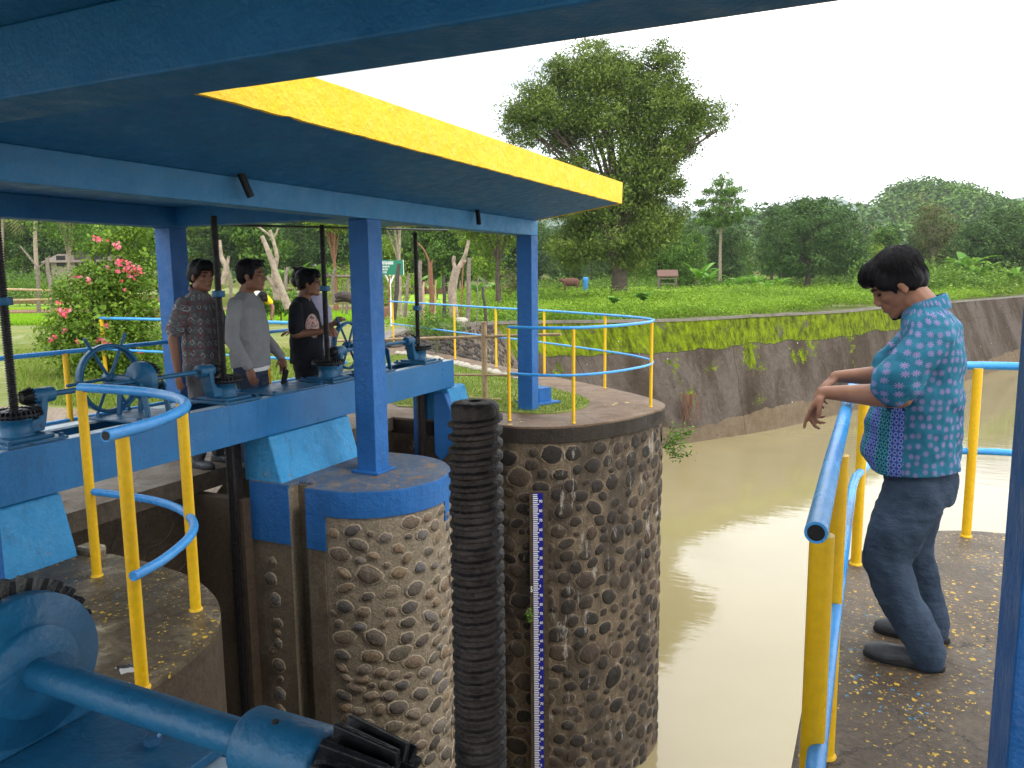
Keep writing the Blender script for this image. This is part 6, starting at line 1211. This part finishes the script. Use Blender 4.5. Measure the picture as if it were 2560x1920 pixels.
# ---- the man leaning on the rail, facing -x
def rail_man():
    o0 = Vector((3.60, -1.48, 0)); m = MB(); B = Body(None)
    R3 = rotz(math.pi+.10) @ Matrix.Rotation(.62, 3, 'Y'); hc = (3.525, -1.45, 1.475)
    w, e = head(m, None, hc, R3, 1.05)
    B.limb(m, [(3.55, -1.45, 1.46), (3.625, -1.45, 1.37), (3.64, -1.45, 1.28)], [.062, .066, .10])
    m.ell((3.65, -1.45, 1.15), (.08, .13, .20), None, 16, 10).ell((3.65, -1.45, .90), (.08, .12, .22), None, 16, 10)
    lsh, lel, lwr = (3.655, -1.60, 1.275), (3.555, -1.675, 1.058), (3.288, -1.625, 1.052)
    B.limb(m, [lsh, lel], [.045, .043]); B.limb(m, [lel, Vector(lel).lerp(Vector(lwr), .35), lwr], [.0455, .0435, .0255])
    hand(m, lwr, (-.48, .06, -.88), (.80, -.18, -.42), 1, 1.0, (.12, .55, .75, .85), .35)
    rsh, rel_, rwr = (3.65, -1.285, 1.285), (3.56, -1.225, 1.085), (3.312, -1.27, 1.072)
    B.limb(m, [rsh, rel_], [.045, .043]); B.limb(m, [rel_, Vector(rel_).lerp(Vector(rwr), .35), rwr], [.0455, .0425, .0255])
    hand(m, rwr, (-.62, -.30, -.72), (.6, .3, -.6), -1, 1.0, (.35, .45, .5, .55), .4)
    B.limb(m, [(3.64, -1.54, .70), (3.545, -1.60, .42), (3.69, -1.64, .10)], [.06, .045, .035]); B.limb(m, [(3.67, -1.37, .70), (3.645, -1.34, .42), (3.73, -1.37, .10)], [.06, .045, .035])
    root = solid(m, 'person', M['skin'], None, .0058, 3, origin=tuple(o0)); tag(root, 'bearded man in teal flowered shirt and jeans leaning on the rail, looking down', 'person')
    face_bits(root, w, R3, 1.05, True); ho = hair_(root, w, R3, 1.07, 'full', 3)
    g = random.Random(12); st = MB()
    from mathutils.bvhtree import BVHTree
    oo_ = wl(ho); bv = BVHTree.FromPolygons([v.co+oo_ for v in ho.data.vertices], [tuple(p_.vertices) for p_ in ho.data.polygons]); cc_ = w(-.015, 0, .035)
    for k in range(900):
        az = g.uniform(0, 2*math.pi); t0, t1 = g.uniform(0, .9), 0; t1 = t0+g.uniform(.5, 1.1); pts = []
        for i in range(7):
            t_ = (t0+(t1-t0)*i/6); a_ = az+.10*math.sin(3*t_+k); dl = Vector((math.sin(t_)*math.cos(a_), math.sin(t_)*math.sin(a_), math.cos(t_))); dw = (R3 @ (Matrix.Rotation(-.45, 3, 'Y') @ dl)).normalized()
            hit = bv.ray_cast(cc_+dw*.25, -dw)
            if hit[0] is None or (hit[0]-cc_).length < .05: break
            pts.append(hit[0]+dw*(.0012+.0022*g.random()))
        if len(pts) > 3: st.tube(pts, [.0011]*(len(pts)-1)+[.0004], 4, False)
    st.build('hair_strands', M['hair'], ho)
    # shirt
    s = MB(); loft(s, [(3.625, -1.45, .735, .158, .185), (3.605, -1.45, .80, .176, .185), (3.612, -1.45, .92, .168, .188), (3.626, -1.45, 1.04, .150, .188), (3.642, -1.45, 1.14, .132, .185), (3.655, -1.45, 1.24, .112, .182), (3.65, -1.45, 1.315, .10, .17), (3.635, -1.45, 1.355, .082, .115), (3.625, -1.45, 1.385, .074, .082)], 36)
    for sh, sy in (((3.66, -1.60, 1.29), -1), ((3.65, -1.30, 1.29), 1)):
        q = Vector((3.535, -1.68 if sy < 0 else -1.22, 1.108)); B.limb(s, [sh, Vector(sh).lerp(q, .5), q], [.066, .078, .086])
    so = solid(s, 'shirt', M['flower'], root, .0085, 5, .030, TEXW)
    # collar and open cuff, cut flat
    bmx = bmesh.new(); bmx.from_mesh(so.data); oo = wl(so)
    for co, no in ((Vector((3.6, -1.45, .742))-oo, Vector((.10, 0, -1))), ):
        bmesh.ops.bisect_plane(bmx, geom=bmx.verts[:]+bmx.edges[:]+bmx.faces[:], plane_co=co, plane_no=no, clear_outer=True)
    bmesh.ops.holes_fill(bmx, edges=[e_ for e_ in bmx.edges if e_.is_boundary], sides=0)
    for f_ in bmx.faces: f_.smooth = len(f_.verts) < 6
    bmx.to_mesh(so.data); bmx.free()
    cm = MB(); V = []; n = 30
    for j, (rr, zz) in enumerate(((.080, 1.366), (.074, 1.395), (.067, 1.412), (.074, 1.411), (.086, 1.385), (.094, 1.358))):
        for k in range(n+1):
            a = math.radians(-155+310*k/n); tilt = -.045*math.cos(a+math.pi); V.append((3.628+rr*math.cos(a)*.98, -1.45+rr*math.sin(a), zz+.30*.08*math.cos(a)))
    cm.add(V, [(j*(n+1)+k, j*(n+1)+k+1, (j+1)*(n+1)+k+1, (j+1)*(n+1)+k) for j in range(5) for k in range(n)], True); cm.build('collar', M['flower'], so)
    # jeans
    j = MB(); loft(j, [(3.655, -1.45, .62, .118, .155), (3.65, -1.45, .70, .13, .165), (3.64, -1.45, .80, .122, .16), (3.64, -1.45, .86, .115, .155)], 30)
    B.limb(j, [(3.625, -1.545, .66), (3.575, -1.58, .52), (3.535, -1.60, .40), (3.60, -1.62, .24), (3.685, -1.645, .11), (3.70, -1.65, .055)], [.115, .102, .083, .076, .070, .066], 18)
    B.limb(j, [(3.65, -1.36, .66), (3.645, -1.345, .52), (3.635, -1.34, .40), (3.675, -1.355, .25), (3.72, -1.375, .11), (3.73, -1.378, .055)], [.108, .092, .080, .072, .066, .063], 18)
    solid(j, 'jeans', M['jeans'], root, .0085, 6, .024, TEXW)
    shoe(root, (3.765, -1.655, 0), (3.475, -1.625, 0)); shoe(root, (3.80, -1.385, 0), (3.51, -1.375, 0))
    return root
rail_man()
def standing(x, y, yaw, label, H=1.65, head_yaw=0., head_pitch=.0, lean=0., shirt='greyknit', pants='jeans2', sleeves='long', arms=None, hair='short', skin='skin2', hem=.80, untuck=True, seed=1, wide=1., shoes='shoe', glasses=False, z=0., extras=None, leany=0., collar=False):
    """local frame: x forward, y left; arms: dict side -> (elbow, wrist, hand dir, palm)"""
    k = H/1.65; o0 = Vector((x, y, z)); Rb = rotz(yaw); B = Body(None)
    def W(p): return o0+Rb@(Vector(p)*k)
    m = MB(); Rh = Rb @ rotz(head_yaw) @ Matrix.Rotation(head_pitch, 3, 'Y'); w, e = head(m, None, W((.03+lean, leany*1.3, 1.535)), Rh, 1.06*k)
    B.limb(m, [W((.012+lean*.8, leany, 1.47)), W((-.012+lean*.3, leany*.5, 1.40)), W((-.02, 0, 1.32))], [.053, .057, .085])
    loft(m, [(0, 0, z_, a, b) for z_, a, b in ((.80, .08, .12), (1.0, .08, .11), (1.2, .08, .13), (1.33, .06, .13))], 20, Rb*k, o0)
    arms = arms or {}; hips = {}
    sl = MB()
    for s in (1, -1):
        sh = Vector((-.02, s*.165*wide, 1.315)); el, wr, hd, pn, cl = arms.get(s, ((-.05, s*.235*wide, 1.06), (.02, s*.245*wide, .82), (.12, 0, -1), (0, -s, 0), (.25, .3, .35, .4)))
        B.limb(m, [W(sh), W(el)], [.042*k, .036*k]); B.limb(m, [W(el), W(Vector(el).lerp(Vector(wr), .35)), W(wr)], [.040*k, .037*k, .024*k]); hand(m, W(wr), Rb@Vector(hd), Rb@Vector(pn), s if hd[2] < -.3 else s, .95*k, cl, .4)
        if sleeves == 'long': B.limb(sl, [W(sh), W(Vector(sh).lerp(Vector(el), .5)), W(el), W(Vector(el).lerp(Vector(wr), .5)), W(Vector(el).lerp(Vector(wr), .93))], [.054, .054, .050, .044, .038])
        else: q = Vector(sh).lerp(Vector(el), .78); B.limb(sl, [W(sh), W(Vector(sh).lerp(q, .5)), W(q)], [.054, .062, .068])
        hp = Vector((0, s*.085, .82)); kn = Vector((.02, s*.10, .46)); an = Vector((-.02, s*.11, .09)); hips[s] = (hp, kn, an)
        B.limb(m, [W(hp), W(kn), W(an)], [.06*k, .042*k, .034*k])
    root = solid(m, 'person', M[skin], None, .0075, 3, origin=tuple(o0)); root.rotation_euler.z = 0; tag(root, label, 'person')
    face_bits(root, w, Rh, 1.06*k); hair_(root, w, Rh, 1.06*k, hair, seed)
    loft(sl, [(0, 0, hem, .135*wide, .17*wide), (0.0, 0, .92, .135*wide, .172*wide), (.005, 0, 1.06, .13*wide, .17*wide), (.0, 0, 1.18, .125*wide, .178*wide), (-.01, 0, 1.27, .11*wide, .178*wide), (-.02, 0, 1.325, .09, .165*wide), (-.018, 0, 1.365, .075, .115), (-.015, 0, 1.395, .064, .075), (-.01, 0, 1.408, .058, .062)], 30, Rb*k, o0)
    so = solid(sl, 'shirt', M[shirt], root, .009, 4, .022, TEXW)
    if untuck == 'white': loftm = MB(); loft(loftm, [(0, 0, hem-.035, .125*wide, .162*wide), (0, 0, hem+.02, .130*wide, .166*wide)], 30, Rb*k, o0); solid(loftm, 'undershirt_hem', M['undershirt'], root, .008, 2)
    pm = MB(); loft(pm, [(0, 0, .74, .115, .16), (0, 0, .84, .118, .16), (0, 0, .92, .11, .15)], 24, Rb*k, o0)
    for s in (1, -1):
        hp, kn, an = hips[s]; B.limb(pm, [W(hp), W(hp.lerp(kn, .5)), W(kn), W(kn.lerp(an, .5)), W(an)], [.095, .083, .070, .060, .056], 16)
        shoe(root, W((-.10, s*.11, 0)), W((.16, s*.13, 0)), mat=shoes)
    solid(pm, 'trousers', M[pants], root, .010, 4, .022, TEXW)
    if collar:
        V = []; n = 26
        for rr, zz in ((.060, 1.395), (.062, 1.425), (.057, 1.44), (.066, 1.437), (.078, 1.405)):
            for k_ in range(n+1): a = math.radians(18+324*k_/n); V.append(W((-.012+rr*math.cos(a), rr*math.sin(a), zz-.028*math.cos(a))))
        cmm = MB().add(V, [(j*(n+1)+k_, j*(n+1)+k_+1, (j+1)*(n+1)+k_+1, (j+1)*(n+1)+k_) for j in range(4) for k_ in range(n)], True); cmm.build('collar', M[shirt], so)
    if glasses:
        gm = MB()
        for s in (-1, 1): gm.tube([w(.098, s*.012, .004), w(.096, s*.03, .014), w(.088, s*.05, .006), w(.094, s*.03, -.010), w(.098, s*.012, -.004)], .0018, 6); gm.tube([w(.088, s*.05, .006), w(.0, s*.078, .004)], .0018, 6)
        gm.tube([w(.099, -.012, .004), w(.099, .012, .004)], .0018, 6); gm.build('glasses', M['dark'], root)
    if extras: extras(root, W, w, Rb)
    # rotate pattern frame with the body: mesh is stored in world axes, so nothing else to do
    return root
standing(-1.46, -.26, .05, 'man in grey patterned short-sleeved shirt behind the second screw', 1.66, -.15, .05, .0, 'motif', 'greypants', 'short', {1: ((-.05, .27, 1.07), (.10, .30, .86), (.3, .05, -.9), (0, -1, 0), (.3, .4, .5, .6)), -1: ((-.04, -.265, 1.06), (-.01, -.27, .80), (.05, .0, -1), (0, 1, 0), (.15, .2, .3, .35))}, 'full', hem=.74, seed=2, wide=.98, collar=True)
def phone(root, W, w, Rb):
    c = W((.19, .20, .70)); R3 = Rb @ Matrix.Rotation(-.6, 3, 'X'); m = MB(); m.box(-.006, .006, -.038, .038, -.075, .075); m.v = [tuple(c+R3@Vector(p)) for p in m.v]; o = m.build('phone', M['dark'], None, origin=tuple(c)); tag(o, 'black phone held low by the man in the grey sweater', 'phone')
def watch(root, W, w, Rb): phone(root, W, w, Rb)
standing(-1.10, -.12, .30, 'man in plain grey long-sleeved shirt with white hem, seen in profile', 1.655, .10, .0, .015, 'greyknit', 'jeans2', 'long', {-1: ((-.03, -.235, 1.05), (.12, -.27, .83), (.25, -.02, -1), (0, 1, 0), (.3, .4, .5, .55)), 1: ((-.02, .25, 1.06), (.15, .25, .86), (.2, -.1, -1), (0, -1, 0), (.3, .4, .5, .6))}, 'spiky', hem=.815, untuck='white', seed=4, wide=1.04, extras=watch)
def cigarette(root, W, w, Rb): pass
standing(-1.13, .60, .36, 'man in black printed t-shirt and glasses with arms folded forward', 1.585, .12, .0, .02, 'teeblack', 'blackpants', 'short', {-1: ((-.01, -.235, 1.08), (.22, -.14, 1.10), (1, .35, .15), (0, .6, -.6), (.6, .7, .8, .8)), 1: ((.0, .22, 1.08), (.20, .08, 1.08), (.7, -.7, .1), (0, -.5, -.6), (.5, .6, .7, .7))}, 'full', hem=.80, seed=6, wide=1.04, glasses=True)
def cig(root, W, w, Rb): c = W((.34, -.155, 1.17)); tag(MB().cyl(c, c+Vector((.05, .02, .012)), .004, seg=8).build('cigarette', M['white'], None, origin=tuple(c)), 'cigarette between the fingers of the man in the pale shirt', 'cigarette')
standing(-1.42, 1.12, .15, 'man in pale lilac t-shirt half hidden behind the black-shirt man, holding a cigarette', 1.60, .9, .25, -.17, 'lilac', 'jeans2', 'short', {-1: ((.05, -.25, 1.02), (.27, -.17, 1.12), (.8, .1, .6), (0, .6, -.3), (.5, .7, .9, .9)), 1: ((-.20, .30, 1.08), (-.42, .24, 1.03), (-1, -.1, -.25), (0, 0, -1), (.2, .25, .3, .3))}, 'wild', hem=.80, seed=9, extras=cig, leany=.0)
def worker():
    p = at(640, 912, 15.2); o0 = Vector((p[0], p[1], -.04)); Rb = rotz(-.35); B = Body(None); m = MB(); W = lambda q: o0+Rb@Vector(q)
    Rh = Rb @ Matrix.Rotation(1.2, 3, 'Y'); w, e = head(m, None, W((.40, 0, 1.18)), Rh, 1.05); B.limb(m, [W((.33, 0, 1.20)), W((.22, 0, 1.22))], [.05, .07])
    for s in (1, -1):
        B.limb(m, [W((.20, s*.17, 1.20)), W((.34, s*.24, 1.00)), W((.42, s*.16, .80))], [.048, .038, .025]); hand(m, W((.42, s*.16, .80)), Rb@Vector((.3, 0, -1)), Rb@Vector((0, -s, 0)), s, .95, (.7, .8, .8, .8))
        B.limb(m, [W((-.05, s*.09, .86)), W((.05, s*.11, .47)), W((-.04, s*.12, .08))], [.08, .054, .038]); m.ell(W((.03, s*.12, .03)), (.12, .045, .035), Rb)
    root = solid(m, 'person', M['skin2'], None, .012, 3, origin=tuple(o0)); tag(root, 'bending worker in white and yellow top and dark shorts out on the lawn', 'person')
    s_ = MB(); B.limb(s_, [W((-.02, 0, .95)), W((.12, 0, 1.12)), W((.24, 0, 1.20))], [.15, .16, .12]); solid(s_, 'shirt', M['workshirt'], root, .014, 4, .02)
    y_ = MB()
    for s in (1, -1): B.limb(y_, [W((.19, s*.15, 1.21)), W((.28, s*.215, 1.09))], [.072, .066])
    solid(y_, 'sleeves', M['yellowcloth'], root, .012, 3)
    q = MB(); B.limb(q, [W((-.04, 0, .92)), W((-.04, 0, .80))], [.15, .14])
    for s in (1, -1): B.limb(q, [W((-.05, s*.09, .82)), W((.03, s*.11, .55))], [.10, .085])
    solid(q, 'shorts', M['blackpants'], root, .014, 3, .02); hair_(root, w, Rh, 1.06, 'short', 5)
worker()
HZ = bpy.data.materials.new('haze'); HZ.use_nodes = True; t = HZ.node_tree; t.nodes.remove(t.nodes['Principled BSDF']); pv = N(t, 'ShaderNodeVolumePrincipled'); pv.inputs['Color'].default_value = (.90, .95, 1, 1); pv.inputs['Density'].default_value = .00028
pv.inputs['Anisotropy'].default_value = .0
t.links.new(pv.outputs[0], t.nodes['Material Output'].inputs['Volume'])
hz = MB().box(-3000, 2600, -600, 3000, -6.5, 420).build('haze', HZ); tag(hz, kind='stuff')
